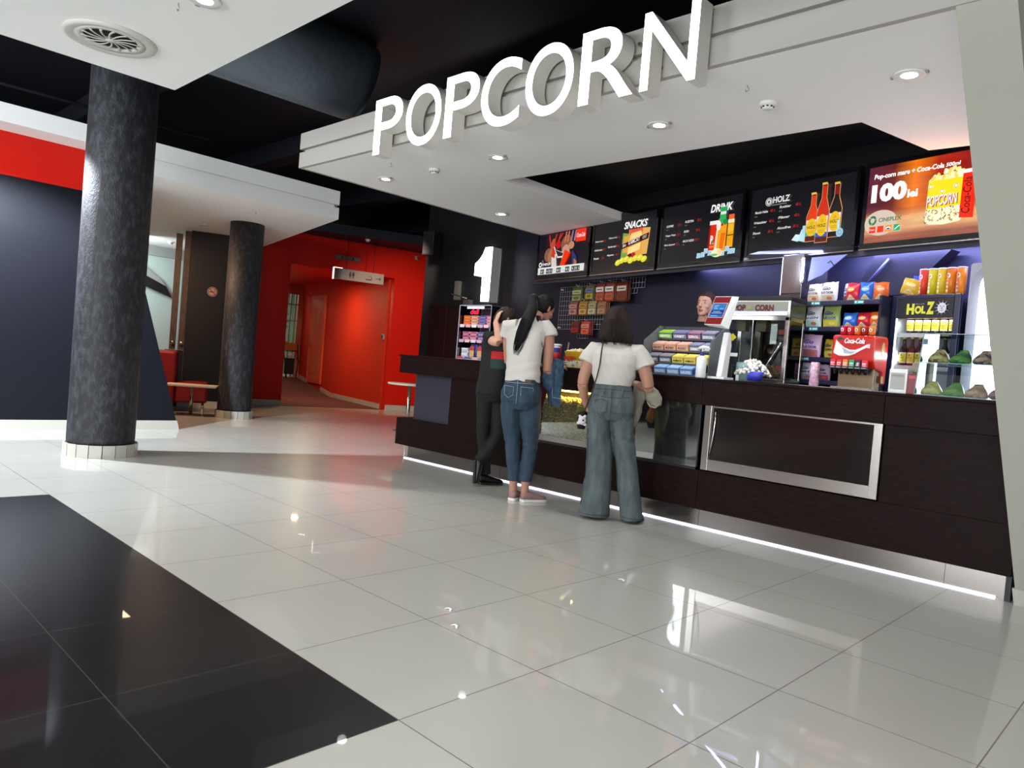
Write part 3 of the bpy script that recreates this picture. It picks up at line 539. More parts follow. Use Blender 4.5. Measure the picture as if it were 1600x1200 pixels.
# 4: beer
t = screen(3, 'screen showing three beer bottles and a price list'); panel(t, DK, 1)
a = menu(t, [[('Munich Helles', '0.5', '45 L'), ('Rotbier', '0.5', '45 L')], [('Weissbier', '0.5', '45 L'), ('Pilsner', '0.33', '40 L')], [('Stout', '0.33', '45 L'), ('Alcoolfree', '0.33', '35 L')]], .085, y=.44, dy=.10, dx=.28, wname=.15)
a.text('HOLZ', .295, .515, .185, .06, '#e8e6e4', .03).ring(.25, .535, .04, .005, '#e8e6e4').ell(.25, .535, .028, .028, '#dcdad8').ell(.25, .535, .012, .014, '#55535a', 10).rect(.29, .495, .45, .500, '#a8a6a4').build('menu_text', t)
a = Art(lambda u, v, d: (u+.03, .003-d, v+.045), 1.0)
def beer(x, y, h, col, band):
    w = .058; P = [(x-w, y), (x+w, y), (x+w, y+h*.52), (x+.022, y+h*.76), (x+.022, y+h), (x-.022, y+h), (x-.022, y+h*.76), (x-w, y+h*.52)]; e = .005
    a.poly([(px+(e if px > x else -e), py+(e if py > y+.1 else -e)) for px, py in P], '#e8a06a').poly(P, '#1c1416' if col is None else '#5a2018').poly([(x-w+.004, y+h*.40), (x+w-.004, y+h*.40), (x+w-.004, y+h*.52), (x+.019, y+h*.76), (x+.019, y+h*.97), (x-.019, y+h*.97), (x-.019, y+h*.76), (x-w+.004, y+h*.52)], col or '#1c1416')
    if col is None: a.rect(x-.018, y+h*.80, x+.018, y+h*.97, '#8c1c10')
    a.rect(x-w+.003, y+.05, x+w-.003, y+h*.45, '#f0e8e0').rect(x-w+.003, y+.045, x+w-.003, y+.085, band).ell(x, y+h*.29, w-.004, h*.19, '#f0c41c').ring(x, y+h*.37, .012, .003, '#8a5a10', 12).text('HOLZ', x-.04, y+h*.26, .08, .028, '#3c2a10', .02).rect(x-.032, y+h*.20, x+.032, y+h*.205, '#8a5a10').rect(x-.028, y+h*.17, x+.028, y+h*.175, '#8a5a10').rect(x-.025, y+h-.005, x+.025, y+h+.014, '#e8c040')
a.poly([(.56, .09), (.64, .07), (.67, .16), (.60, .19)], '#bfe8f4').poly([(.50, .10), (.57, .08), (.60, .14), (.54, .15)], '#d8f4fa').rect(.61, .15, .66, .22, '#a8dcec')
beer(.93, .09, .46, None, '#ece4dc'); beer(.71, .07, .42, '#e63c10', '#28b8a0'); beer(.82, .05, .51, '#d42c0c', '#3060c0')
a.poly([(.975, .16), (.995, .16), (.99, .23), (.972, .22)], '#bfe8f4').ell(1.005, .115, .035, .04, '#9fd0e4', 10).ring(1.005, .115, .02, .005, '#5f9cc0', 10); a.build('beer_picture', t)
# 5: popcorn offer
t = screen(4, 'rightmost bright red screen offering popcorn for 100 lei')
m = bpy.data.materials.new('lcd_offer'); m.use_nodes = True; nt = m.node_tree; pb = nt.nodes['Principled BSDF']; pb.inputs['Base Color'].default_value = (0, 0, 0, 1); pb.inputs['Roughness'].default_value = .2
tc = nt.nodes.new('ShaderNodeTexCoord'); sp = nt.nodes.new('ShaderNodeSeparateXYZ'); nt.links.new(tc.outputs['Object'], sp.inputs[0])
def ramp(inp, stops):
    r = nt.nodes.new('ShaderNodeValToRGB'); el = r.color_ramp.elements
    while len(el) < len(stops): el.new(.5)
    for e_, (p, c) in zip(el, stops): e_.position = p; e_.color = (*s2l(c), 1)
    nt.links.new(inp, r.inputs[0]); return r.outputs[0]
hz = ramp(sp.outputs[0], [(.03, '#5a2438'), (.25, '#6a2420'), (.42, '#ee7a10'), (.60, '#a82810'), (.85, '#8c1812'), (1, '#7a3038')])
vz = ramp(sp.outputs[2], [(.0, '#7a3c2c'), (.09, '#a8604a'), (.16, '#d8a070'), (.24, '#e8b880'), (.30, '#a04a38')])
nz = nt.nodes.new('ShaderNodeTexNoise'); nz.inputs['Scale'].default_value = 3; mp = nt.nodes.new('ShaderNodeMapping'); mp.inputs['Scale'].default_value = (.8, 1, 6); nt.links.new(tc.outputs['Object'], mp.inputs[0]); nt.links.new(mp.outputs[0], nz.inputs['Vector'])
mr = nt.nodes.new('ShaderNodeMapRange'); mr.inputs['From Min'].default_value = .20; mr.inputs['From Max'].default_value = .34; nt.links.new(sp.outputs[2], mr.inputs[0])
mx = nt.nodes.new('ShaderNodeMix'); mx.data_type = 'RGBA'; nt.links.new(mr.outputs[0], mx.inputs[0]); nt.links.new(vz, mx.inputs[6]); nt.links.new(hz, mx.inputs[7])
m2 = nt.nodes.new('ShaderNodeMix'); m2.data_type = 'RGBA'; m2.blend_type = 'OVERLAY'; m2.inputs[0].default_value = .7; nt.links.new(mx.outputs[2], m2.inputs[6]); nt.links.new(nz.outputs['Fac'], m2.inputs[7])
nt.links.new(m2.outputs[2], pb.inputs['Emission Color']); pb.inputs['Emission Strength'].default_value = 1.15
b = MB(); b.box(.032, SW-.032, .006, .05, .044, SH-.042); b.build('display', m, t)
a = Art(lambda u, v, d: (.075+(u-.085)*.83, .004-d, v*.95+.062), 1.15)
a.text('Pop-corn mare + Coca-Cola', .09, .525, .68, .055, '#ffffff', .035, .1).text('500ml', .785, .54, .13, .032, '#ffffff', .03, .1)
a.text('100', .075, .33, .36, .16, '#ffffff', .06).text('lei', .445, .335, .10, .07, '#ffffff', .04)
a.ell(.20, .15, .17, .11, '#d2bfae', 28).ring(.115, .175, .042, .020, '#1f7a4c', 20, .4, 2.3).ring(.115, .175, .042, .020, '#1f7a4c', 20, 2.5, 4.4).ring(.115, .175, .042, .020, '#1f7a4c', 20, 4.6, 6.5).text('CINEPLEX', .18, .155, .23, .035, '#2a6a48', .02)
for i, c in enumerate(('#e03018', '#ea3812', '#f09030', '#10b060')): a.rect(.085+.085*i, .06, .160+.085*i, .125, '#e8b8a0').rect(.09+.085*i, .065, .155+.085*i, .12, c)
a.text('Coca', .097, .085, .05, .018, '#ffffff').ell(.2925, .092, .025, .014, '#ffffff', 12).ell(.2925, .088, .018, .008, '#2050a0', 10).poly([(.35, .075), (.365, .075), (.41, .105), (.40, .112)], '#dff4e8')
# bucket
a.ell(.835, .435, .185, .04, '#fffbe8', 28)
for i in range(26):
    x = .70+.27*rnd.random(); y = .44+.085*rnd.random()*(1-abs(x-.86)/.20); a.ell(x, y, .026, .018, ['#f6e88c', '#fff6c8', '#ead460'][i % 3], 9, rnd.random()*3)
a.poly([(.66, .10), (.70, .075), (.83, .065), (.97, .08), (1.0, .105), (1.005, .43), (.665, .43)], '#ffde1c').poly([(.66, .10), (.70, .075), (.83, .065), (.97, .08), (1.0, .105), (1.0, .21), (.66, .20)], '#f6efc8')
for i in range(60): x = .68+.30*rnd.random(); y = .085+.115*rnd.random(); a.ell(x, y, .013, .004, ['#8a6a30', '#c8a850', '#6a4a28'][i % 3], 6, rnd.random()*3)
for x, y in ((.72, .37), (.83, .32), (.95, .35)): a.ell(x, y, .025, .018, '#fff6c8', 9).ring(x, y, .018, .004, '#9a7a38', 8)
a.text('POPCORN', .708, .198, .27, .085, '#c01818', .03, .05, .03).text('POPCORN', .70, .205, .27, .085, '#dff0f4', .02, .05, .03)
a.poly([(1.0, .09), (1.12, .08), (1.125, .44), (1.005, .44)], '#ea2a12').rect(.995, .435, 1.13, .465, '#f4eeea').text('Coca-Cola', 1.085, .12, .28, .07, '#3c0606', .0, .2, PI/2)
a.build('offer_picture', t)
light('screen_glow', 'AREA', (.58, -.12, .33), 5, (1, .55, .4), 1, rot=(-PI/2, 0, 0), shape='RECTANGLE', size_y=.6, parent=t)
# rail behind the screens
b = MB(); P = [BK(.0, .062), BK(7.2, .062), BK(7.2, .10), BK(.0, .10)]; b.ext([(p.x, p.y) for p in P], 2.33, 2.39); struct('trim_rail', b, mat('slate_rail', '#3a3a44', .5))
# ================================================================ lounge furniture and wall devices
def coffee_table(loc, rz, label, L=.72, W=.5):
    t = thing('coffee_table', label, 'table', loc, rz)
    b = MB(); P = []
    for cx, cy, a0 in ((L/2-.04, W/2-.04, 0), (-L/2+.04, W/2-.04, 90), (-L/2+.04, -W/2+.04, 180), (L/2-.04, -W/2+.04, 270)):
        for k in range(4): a = math.radians(a0+30*k); P.append((cx+.04*math.cos(a), cy+.04*math.sin(a)))
    b.ext(P, .44, .465); b.build('tabletop', mat('pale_laminate', '#cbbfae', .35), t, .003)
    b = MB(); b.cyl((0, 0, .012), (0, 0, .44), .024); b.build('pedestal', M['steel'], t); b = MB(); b.lathe([(.17, 0), (.17, .008), (.03, .014)], 32); b.build('foot_plate', M['steel'], t); return t
coffee_table((-9.55, 3.25, 0), math.radians(62), 'low pale rectangular table on a steel pedestal before the red seat')
t = thing('round_table', 'pale round table just visible past the left end of the counter', 'table', (-7.36, 5.72, 0)); b = MB(); b.lathe([(.001, .72), (.34, .72), (.35, .735), (.34, .75), (.001, .75)], 40); b.build('tabletop', mat('pale_laminate', '#cbbfae'), t); b = MB(); b.cyl((0, 0, .012), (0, 0, .72), .03); b.build('pedestal', M['steel'], t); b = MB(); b.lathe([(.22, 0), (.22, .01), (.04, .02)], 32); b.build('foot_plate', M['steel'], t)
for (x, y), n_ in (((-2.23, .94), 'tiny white shape imitating a glint on the pale floor, nearest the black tiles'), ((-.70, .82), 'small white shape imitating a glint beside a curled one on the floor'), ((-.52, .70), 'curled white shape imitating a glint on the floor'), ((-.55, 1.98), 'tiny white shape imitating a glint on the floor nearest the counter')):
    b = MB(); P = [Vector((x-.022+.011*k, y+.012*math.sin(k*1.3+x), .002+.003*(k % 2))) for k in range(5)]; b.tube(P, [(.002, .0012), (.007, .0014), (.008, .0014), (.006, .0014), (.002, .0012)], 8, ref=(0, 0, 1)); tag(b.build('floor_glint', mat('glint_white', '#f0f0ee', .6)), n_, 'glint')  # white slivers imitate lamp glints on the glossy floor
t = thing('lounge_seat', 'red upholstered lounge seat with tall back behind the low table', 'sofa', (-10.09, 3.20, 0), math.radians(66))
b = MB(); b.box(.0, .48, -.05, .62, .15, .47); b.build('seat', M['sofa'], t, .03)
b = MB(); b.box(-.62, -.0, -.10, .62, .13, .95); b.build('backrest', M['sofa'], t, .04)
for x, y in ((-.05, 0), (.42, 0), (.42, .55), (-.05, .55)): b = MB(); b.cyl((x, y, 0), (x, y, .15), .018); b.build('leg', M['chrome'], t)
for i, x in enumerate((-.105, -.24)):
    t = thing('narrow_door', ['narrow brown upright panel with a round handle beside the dark pier', 'narrow brown upright panel with a round handle, next to the window'][i], 'door', (-10.967, 3.655, .96), math.radians(67), 'narrow brown panels beside the pier')
    b = MB(); b.box(x, x+.10, -.01, .04, 0, 2.02-.06*i); b.build('board', M['brown'], t, .004)
    b = MB(); b.lathe([(.004, .05), (.03, .045), (.032, .03), (.02, .0)], 16); b.v = [Vector((x+.05+p.x, -.01-p.z, .12+p.y)) for p in b.v]; b.build('handle', M['chrome'], t)
b = MB(); P = frame((-10.967, 3.655, 0), 67); q = [P(-.3, .0), P(-.01, .0), P(-.01, .05), P(-.3, .05)]; b.ext([(v.x, v.y) for v in q], 0, .955); struct('wall_pier_low', b, M['dark'])
t = thing('no_smoking_sign', 'round no smoking sign on the dark pier', 'sign', (-10.80, 3.995, 2.0), math.radians(67))
a = Art(eps=.002); a.ell(0, 0, .082, .082, '#b9a49e', 28).ring(0, 0, .075, .012, '#8c1c2c', 28).rect(-.045, -.012, .02, .004, '#2a1c1c').rect(.024, -.012, .04, .004, '#8c3a3a').text('S', .022, .01, .025, .035, '#3a2c2c', 0, .2).poly([(-.052, .046), (-.044, .054), (.054, -.046), (.046, -.054)], '#8c1c2c'); a.build('sign_face', t); b = MB(); b.extY([(.083*math.cos(PI*k/12), .083*math.sin(PI*k/12)) for k in range(24)], .001, .008); b.build('sign_plate', M['plw'], t)
# hanging direction sign
t = thing('direction_sign', 'hanging white direction sign with toilet, smoking and arrow symbols before the corridor', 'sign', RD(.47, -.75, 2.55), RDA)
b = MB(); b.box(0, 1.02, 0, .05, 0, .21); b.build('sign_box', mat('sign_grey', '#8d837c', .4), t, .004)
b = MB(); b.box(-.012, 0, -.004, .054, -.008, .218); b.box(0, .16, -.004, .054, .21, .222); b.build('lit_edge', mat('lit_edge', '#ffffff', .4, emit='#ffd8c4', es=2.2), t)
a = Art(); a.rect(.01, .01, .09, .2, '#4a4744').rect(.09, .01, .14, .2, '#6a6560')
for x, dr in ((.32, 1), (.385, 0)): a.ell(x, .155, .012, .014, '#14100f', 12); a.poly([(x-.022, .08), (x+.022, .08), (x+.012, .14), (x-.012, .14)] if dr else [(x-.018, .09), (x+.018, .09), (x+.022, .14), (x-.022, .14)], '#14100f'); a.rect(x-.010, .045, x-.002, .085, '#14100f').rect(x+.002, .045, x+.010, .085, '#14100f')
a.rect(.35, .05, .354, .17, '#14100f').rect(.64, .055, .75, .072, '#14100f').ring(.735, .105, .03, .006, '#14100f', 14, -1.2, 2.2).rect(.755, .055, .763, .10, '#14100f').ring(.70, .135, .012, .004, '#5a4a46', 10).rect(.86, .100, .95, .108, '#14100f').poly([(.925, .07), (.955, .104), (.945, .104), (.915, .074)], '#14100f').poly([(.925, .138), (.955, .104), (.945, .104), (.915, .134)], '#14100f'); a.build('symbols', t)
for x in (.25, .8): b = MB(); b.tube([(x, .025, .21), (x, .025, .87)], .006, 6); b.build('hanger_rod', M['plb'], t)
t = thing('exit_lamp', 'small unlit grey box lamp lettered EXIT above the corridor opening', 'sign', RD(.72, -.05, 3.02), RDA)
b = MB(); b.box(0, .52, 0, .05, 0, .085); b.build('lamp_body', mat('sign_grey2', '#6a6562', .4), t, .01); a = Art(); a.rect(.12, .01, .38, .075, '#20302c').text('EXIT', .15, .018, .20, .048, '#8a8884', .02); a.build('lettering', t)
b = MB(); b.box(-.03, .03, -.03, 0, -.04, .04); b.ball((0, -.035, 0), .03, 12, 8); t = thing('security_camera', 'small security camera high at the right end of the red wall', 'camera', RD(2.5, 0, 3.30), RDA); b.build('camera_body', M['plg'], t); b = MB(); b.ball((.0, -.058, -.005), .015, 10, 6); b.build('lens', M['plb'], t)
t = thing('wall_socket', 'small grey switch box on the red corridor wall', 'switch', CO(.2, .0, 1.55), COA+PI); b = MB(); b.box(-.05, .05, -.04, 0, -.06, .06); b.build('switch_box', M['plg'], t, .006); b = MB(); b.box(-.03, .03, -.045, -.04, -.04, .04); b.build('switch_plate', M['plb'], t)
# toilet door in the corridor
t = thing('toilet_door', 'orange red panelled door with a paper symbol in the corridor', 'door', CO(5.25, .0, .27), COA+PI)
b = MB(); b.box(0, 1.06, -.03, 0, 0, 2.27); b.build('door_leaf', M['redd'], t, .004)
b = MB()
for x0, x1, z0, z1 in ((-.06, 0, 0, 2.33), (1.06, 1.12, 0, 2.33), (0, 1.06, 2.27, 2.33)): b.box(x0, x1, -.045, 0, z0, z1)
b.build('door_frame', M['redd'], t, .004)
b = MB(); b.box(.13, .93, -.036, -.03, .25, 2.1); b.build('raised_panel', M['redd'], t, .003)
b = MB(); b.box(.05, .09, -.045, -.03, .95, 1.15); b.tube([(.07, -.045, 1.05), (.07, -.08, 1.05), (.19, -.08, 1.05)], .009, 8); b.build('handle', M['chrome'], t)
a = Art(lambda u, v, d: (u, -.037-d, v)); a.ell(.60, 1.86, .045, .04, '#d8c8b0', 12).rect(.56, 1.70, .64, 1.80, '#d8c8b0').ell(.60, 1.62, .03, .045, '#d8c8b0', 12).rect(.585, 1.72, .615, 1.78, '#7c3020'); a.build('paper_symbol', t)
# folded chairs at the end of the corridor
t = thing('folded_chair', 'folded orange and black chair seen through the glass at the corridor end', 'chair', CO(6.05, .46, .315), COA-PI/2+.05)
b = MB(); b.box(-.05, .34, -.02, .0, .78, .98); b.build('backrest', mat('orange_ply', '#c0742c', .5), t, .01)
for x in (-.06, .33): b = MB(); b.tube([(x+(.1 if x < 0 else -.03), -.16, 0), (x+.06, -.04, .45), (x, -.01, .98)], .014, 8); b.build('leg', M['plb'], t)
b = MB(); b.box(0, .28, -.05, -.02, .10, .55); b.build('seat', M['plb'], t, .02); b = MB(); b.lathe([(.001, 0), (.07, 0), (.07, .015)], 16); b.v = [Vector((.14+p.x, -.055-p.z, .64+p.y)) for p in b.v]; b.build('round_tag', M['plw'], t)
# dark red door in the booth end wall with closer
t = thing('staff_door', 'dark maroon staff door in the black wall left of the candy case', 'door', (-8.42, 6.89, 0), 0)
b = MB(); b.box(0, .93, -.03, 0, .01, 2.12); b.build('door_leaf', mat('maroon_door', '#1e080b', .4), t, .004); b = MB(); b.box(.46, .468, -.033, -.03, .02, 2.1); b.build('panel_seam', mat('maroon_edge', '#5a1c20', .3), t)
b = MB(); b.box(.015, .05, -.06, -.03, 1.92, 2.08); b.build('black_handle', M['plb'], t)
b = MB(); b.box(.66, .76, -.07, -.0, 2.2, 2.52); b.build('door_closer', mat('closer_metal', '#8a8076', .4, .5), t); b = MB(); b.tube([(.62, -.09, 2.30), (1.02, -.09, 2.22)], .009, 6); b.build('closer_arm', M['steel'], t); b = MB(); b.box(.93, 1.08, -.09, -.0, 2.11, 2.2); b.build('closer_bracket', mat('closer_metal2', '#4a3c38', .5), t)
t = thing('wall_speaker', 'black loudspeaker box high on the dark wall right of the red wall', 'speaker', (-8.30, 6.70, 2.95), .2)
b = MB(); b.box(-.12, .12, -.12, .10, 0, .42); b.build('cabinet', M['plb'], t, .01); b = MB(); b.box(-.10, .10, -.128, -.12, .02, .40); b.build('grille', mat('grille', '#16161a', .8), t); b = MB(); b.box(-.03, .03, .10, .20, .15, .27); b.build('wall_bracket', M['steel'], t)
# ================================================================ goods on the counter
TP = CT
def boxm(x0, x1, y0, y1, z0, z1, name, m, t, bev=0): b = MB(); b.box(x0, x1, y0, y1, z0, z1); return b.build(name, m, t, bev)
# -- candy case at the left
CX, CY = -4.235, 3.86
t = thing('candy_case', 'clear acrylic candy case with shelves on the left part of the counter', 'display case', (CX, CY, TP), 0)
W, D, H = .50, .34, .585; ac = M['glass']; ed = mat('acrylic_edge', '#d8d8e4', .15, alpha=.75)
b = MB(); b.box(0, .003, 0, D, 0, H); b.box(W-.003, W, 0, D, 0, H); b.box(0, W, 0, D, H-.003, H); b.build('acrylic_panel', ac, t)
b = MB()
for x in (0, W-.006):
    for y in (0, D-.006): b.box(x, x+.006, y, y+.006, 0, H)
for z in (0, H-.006):
    for y in (0, D-.006): b.box(0, W, y, y+.006, z, z+.006)
    for x in (0, W-.006): b.box(x, x+.006, 0, D, z, z+.006)
b.build('edge_strip', ed, t)
for z in (.012, .200, .365): boxm(.006, W-.006, .05, D-.01, z, z+.006, 'shelf', ed, t)
boxm(.01, W-.01, D-.012, D-.008, .02, H-.01, 'back_card', mat('purple_card', '#3a2c4c', .5), t)
a = Art(lambda u, v, d: (u, .012-d, v)); a.rect(.11, .545, .38, .575, '#e4dce8').text('deli', .165, .485, .14, .06, '#d81c3c', .06, .2)
for z in (.188, .350): 
    for k in range(5): a.rect(.02+k*.095, z-.004, .095+k*.095, z+.028, ['#d8d0dc', '#b8a0b4', '#e4b0a8', '#c8c0cc', '#cc9ca4'][(k+int(z*10)) % 5])
for k in range(4): a.rect(.02+k*.12, .006, .11+k*.12, .03, ['#c8304c', '#5a4a8c', '#d89c98', '#8c7ca8'][k])
a.build('price_cards', t)
def packet(x, y, z, w, d, h, c1, c2, name, label, cat, group, rz=0, txt=None):
    k = thing(name, label, cat, (x, y, z), rz, group); b = MB(); b.box(-w/2, w/2, 0, d, 0, h); b.build('wrapper', flat(c1), k, min(h, w)*.12)
    a = Art(); a.rect(-w*.42, h*.2, w*.42, h*.8, c2)
    if txt: a.text(txt, -w*.36, h*.3, w*.72, h*.4, '#ffffff' if c2 != '#f0ece8' else '#2a2a60', .03)
    a.build('print', k); return k
rows = [(.371, [('#c8402c', '#e88c3c'), ('#c07050', '#e8b8a0'), ('#4c3c78', '#8c7cb4'), ('#b83c50', '#d8a0a8')], .014, 7, 'orange and red', 'top'), (.206, [('#7c1c4c', '#d890b0'), ('#8c2044', '#e0a0b4'), ('#3c2c58', '#a898b8'), ('#c8c850', '#e8e89c')], .018, 5, 'crimson and violet', 'middle'), (.018, [('#a8a8b4', '#e4e4ec'), ('#2c3484', '#c08454'), ('#2c3484', '#c08454'), ('#8c8cac', '#ccccd8')], .026, 4, 'silver and blue', 'bottom')]
for z, cols, hh, n, desc, sh in rows:
    for c, (c1, c2) in enumerate(cols):
        x = CX+.07+c*.12
        if sh == 'bottom' and c in (1, 2):
            k = thing('wafer_bag', 'blue bag with a round brown picture, %s of the two on the bottom candy shelf' % ('left' if c == 1 else 'right'), 'candy bag', (x, CY+.06, TP+z), 0)
            b = MB(); b.loft([((0, .03, 0), .052, .004), ((0, .03, .02), .056, .02), ((0, .03, .08), .056, .026), ((0, .03, .145), .054, .008), ((0, .03, .155), .056, .002)], 16); b.build('bag', flat('#28307c'), k); a = Art(lambda u, v, d: (u, -.004-d, v)); a.ell(0, .105, .038, .03, '#b03c38', 16).rect(-.035, .02, .035, .085, '#c89c68').rect(-.03, .004, .03, .016, '#e0a8a0'); a.build('print', k); continue
        for i in range(n):
            packet(x+random.uniform(-.003, .003), CY+.06, TP+z+i*(hh+.0015), .108, .16, hh, c1 if i % 2 else c2, c2 if i % 2 else c1, 'candy_packet', '%s candy packet, %s stack on the %s shelf of the candy case' % (desc, ['leftmost', 'second', 'third', 'rightmost'][c], sh), 'candy', 'candy packets on the %s shelf, stack %s' % (sh, 'abcd'[c]))
# -- popcorn bucket, soda cup
def cmap(c, r0, r1, h, z0=0): return lambda u, v, d: (c[0]+(r0+(r1-r0)*(v-z0)/h+d)*math.sin(u), c[1]-(r0+(r1-r0)*(v-z0)/h+d)*math.cos(u), c[2]+v)
t = thing('popcorn_bucket', 'large yellow popcorn bucket full of popcorn on the counter between the women', 'popcorn bucket', (-2.565, 3.92, TP))
b = MB(); b.lathe([(.105, 0), (.108, .0), (.138, .148), (.141, .152), (.135, .152), (.128, .135), (.001, .13)], 36); b.build('tub', mat('bucket_yellow', '#d8a818', .45), t)
a = Art(cmap((0, 0, 0), .108, .138, .148)); a.grid(-1.5, .003, 1.5, .07, '#d8cca0', 24)
for i in range(50): u = random.uniform(-1.4, 1.4); v = random.uniform(.008, .085); a.poly([(u-.06, v-.003), (u+.05, v-.004), (u+.06, v+.004), (u-.04, v+.005)], ['#8a5a28', '#f0e4b8', '#c09038', '#a02c20'][i % 4])
a.text('POP', -.3, .06, .75, .045, '#c02018', .05, .1).text('CORN', -.35, .028, .9, .03, '#e8e4dc', .04, .1).text('POP', .95, .06, .5, .04, '#c02018', .05, .1); a.build('print', t)
b = MB(); b.mat(mat('popcorn', '#dcc37c')); kernels(b, 260, lambda: (lambda r, q: (r*math.cos(q), r*math.sin(q), .142+.028*(1-(r/.13)**2)+random.uniform(-.006, .006)))(.128*math.sqrt(random.random()), random.uniform(0, 6.3)), .013); p_ = b.build('popcorn', mat('popcorn_pale', '#e8dcb4', .8), t, fixn=False); p_['kind'] = 'stuff'
t = thing('drink_cup', 'red and blue paper cup with white lid on the counter behind the ponytailed woman', 'cup', (-2.93, 4.02, TP+.0)); b = MB(); b.lathe([(.030, 0), (.044, .205)], 24); b.build('cup_body', mat('cup_red', '#b81c2c', .4), t); a = Art(cmap((0, 0, 0), .030, .044, .205)); a.grid(-1.5, .14, 1.5, .185, '#2c3c90', 12).grid(-1.5, .185, 1.5, .198, '#e8e8f0', 12); a.build('print', t); b = MB(); b.lathe([(.046, .2), (.047, .212), (.040, .222), (.001, .222)], 24); b.build('lid', M['plw'], t)
# -- chocolate bar rack
RX, RY = -1.955, 4.06
t = thing('candy_rack', 'tiered grey wire rack with chocolate boxes beside the worker', 'rack', (RX, RY, TP))
side = mat('clear_side', '#8a9294', .15, alpha=.6)
for x in (.0, .655):
    b = MB(); b.extX([(0, 0), (.30, 0), (.30, .45), (.24, .45), (0, .30)], x, x+.005); b.build('side_panel', side, t)
TI = [(.005, .0), (.105, .055), (.215, .13), (.325, .21)]
for z, y in TI: b = MB(); b.prism([(.005, y, z), (.655, y, z), (.655, y+.10, z+.035), (.005, y+.10, z+.035)], [(.005, y, z+.006), (.655, y, z+.006), (.655, y+.10, z+.041), (.005, y+.10, z+.041)]); b.build('tier', mat('rack_grey', '#5a5e62', .4), t)
b = MB(); b.box(.005, .655, .29, .30, .0, .45); b.build('back_panel', mat('rack_dark', '#2a2c34', .4), t)
def carton(x, y, z, w, c1, c2, txt, label, tc='#ffffff', bars=4, group=None):
    k = thing('candy_bar_box', label, 'candy box', (x, y, z), 0, group); k.rotation_euler = (math.radians(19), 0, 0)
    b = MB(); b.box(0, w, 0, .095, 0, .05); b.build('carton', flat(c1), k, .002)
    a = Art(); a.rect(.004, .006, w-.004, .044, c2).text(txt, w*.12, .014, w*.72, .022, tc, .04, .1); a.build('front_print', k)
    for i in range(bars): b = MB(); b.box(.004, w-.004, .006+i*.09/bars, .001+(i+1)*.09/bars, .046, .062); b.build('candy_bar', flat(c2), k, .003)
    return k
boxes = [(0, [(.12, '#2c1c20', '#7c2c20', 'LION', 'dark red'), (.13, '#305c9c', '#8cb4dc', 'NUTS', 'blue'), (.13, '#3c6cac', '#a8c8e4', 'NUTS', 'pale blue'), (.13, '#305c9c', '#8cb4dc', 'NUTS', 'blue')]), (1, [(.13, '#1c1418', '#8c848c', 'BOUNTY', 'black and white'), (.13, '#1c1418', '#948c90', 'BUENO', 'black and grey'), (.12, '#c8a42c', '#e4d060', "m&m's", 'yellow'), (.12, '#c8a42c', '#e4d060', "m&m's", 'yellow'), (.12, '#c8a42c', '#e4d060', "m&m's", 'yellow')]), (2, [(.125, '#c87c5c', '#e4b49c', 'ROCKY', 'salmon pink'), (.125, '#c87c5c', '#e4b49c', 'ROCKY', 'salmon pink'), (.125, '#c87c5c', '#e4b49c', 'ROCKY', 'salmon pink'), (.12, '#3c3c54', '#8c8ca8', 'ORBIT', 'slate'), (.12, '#3c3c54', '#8c8ca8', 'ORBIT', 'slate')]), (3, [(.15, '#3c4068', '#94c83c', 'MENTOS', 'green and slate'), (.15, '#3c3c60', '#8080a8', 'ORBIT', 'violet slate'), (.14, '#3c3c54', '#a8788c', 'DIROL', 'pink and slate'), (.14, '#3c3c54', '#9090a0', 'DIROL', 'grey')])]
tn = ['bottom', 'second', 'third', 'top']; on = ['leftmost', 'second', 'third', 'fourth', 'rightmost']
for r, L in boxes:
    z, y = TI[r]; x = .012
    for i, (w_, c1, c2, tx, dn) in enumerate(L):
        carton(RX+x, RY+y+.004, TP+z+.0085, w_-.006, c1, c2, tx, '%s candy box, %s on the %s tier of the rack' % (dn, on[i], tn[r]), '#20242c' if c2 in ('#e4d060', '#e4b49c') else '#f4f4f8'); x += w_
# -- till display turned away, sanitiser bottle
t = thing('till_display', 'tilted till display with a red and blue screen beside the popcorn machine', 'display', (-1.15, 3.86, TP))
b = MB(); b.extX([(.0, .0), (.16, .0), (.16, .02), (.0, .02)], -.04, .11); b.build('base', M['plw'], t, .004)
b = MB(); P0 = [(.02, .02), (.06, .25), (.085, .38), (.12, .38), (.15, .28), (.12, .02)]; b.extX(P0, .025, .075); b.build('stand', M['plw'], t, .008)
b = MB(); b.prism([(-.09, -.03, .43), (.055, -.03, .43), (.095, .05, .665), (-.055, .05, .665)], [(-.075, .02, .42), (.10, .03, .40), (.135, .085, .665), (-.04, .085, .665)]); b.build('head', M['plw'], t, .003)
a = Art(lambda u, v, d: (-.09+.0355*v/.235+u+.002*v, -.03+.08*v/.235-d, .43+v), 1.0); a.rect(.003, .004, .145, .231, '#8c1820').rect(.010, .058, .136, .180, '#e8dce8').rect(.014, .062, .132, .176, '#143c8c').rect(.016, .12, .130, .172, '#2c7cc8').rect(.02, .064, .126, .084, '#2c6cb4')
for z, x0, x1 in ((.155, .03, .07), (.143, .03, .06), (.13, .035, .07), (.13, .085, .12), (.105, .04, .10), (.093, .03, .12), (.070, .03, .09)): a.rect(x0, z, x1, z+.005, '#a8d0f0')
a.build('screen_picture', t)
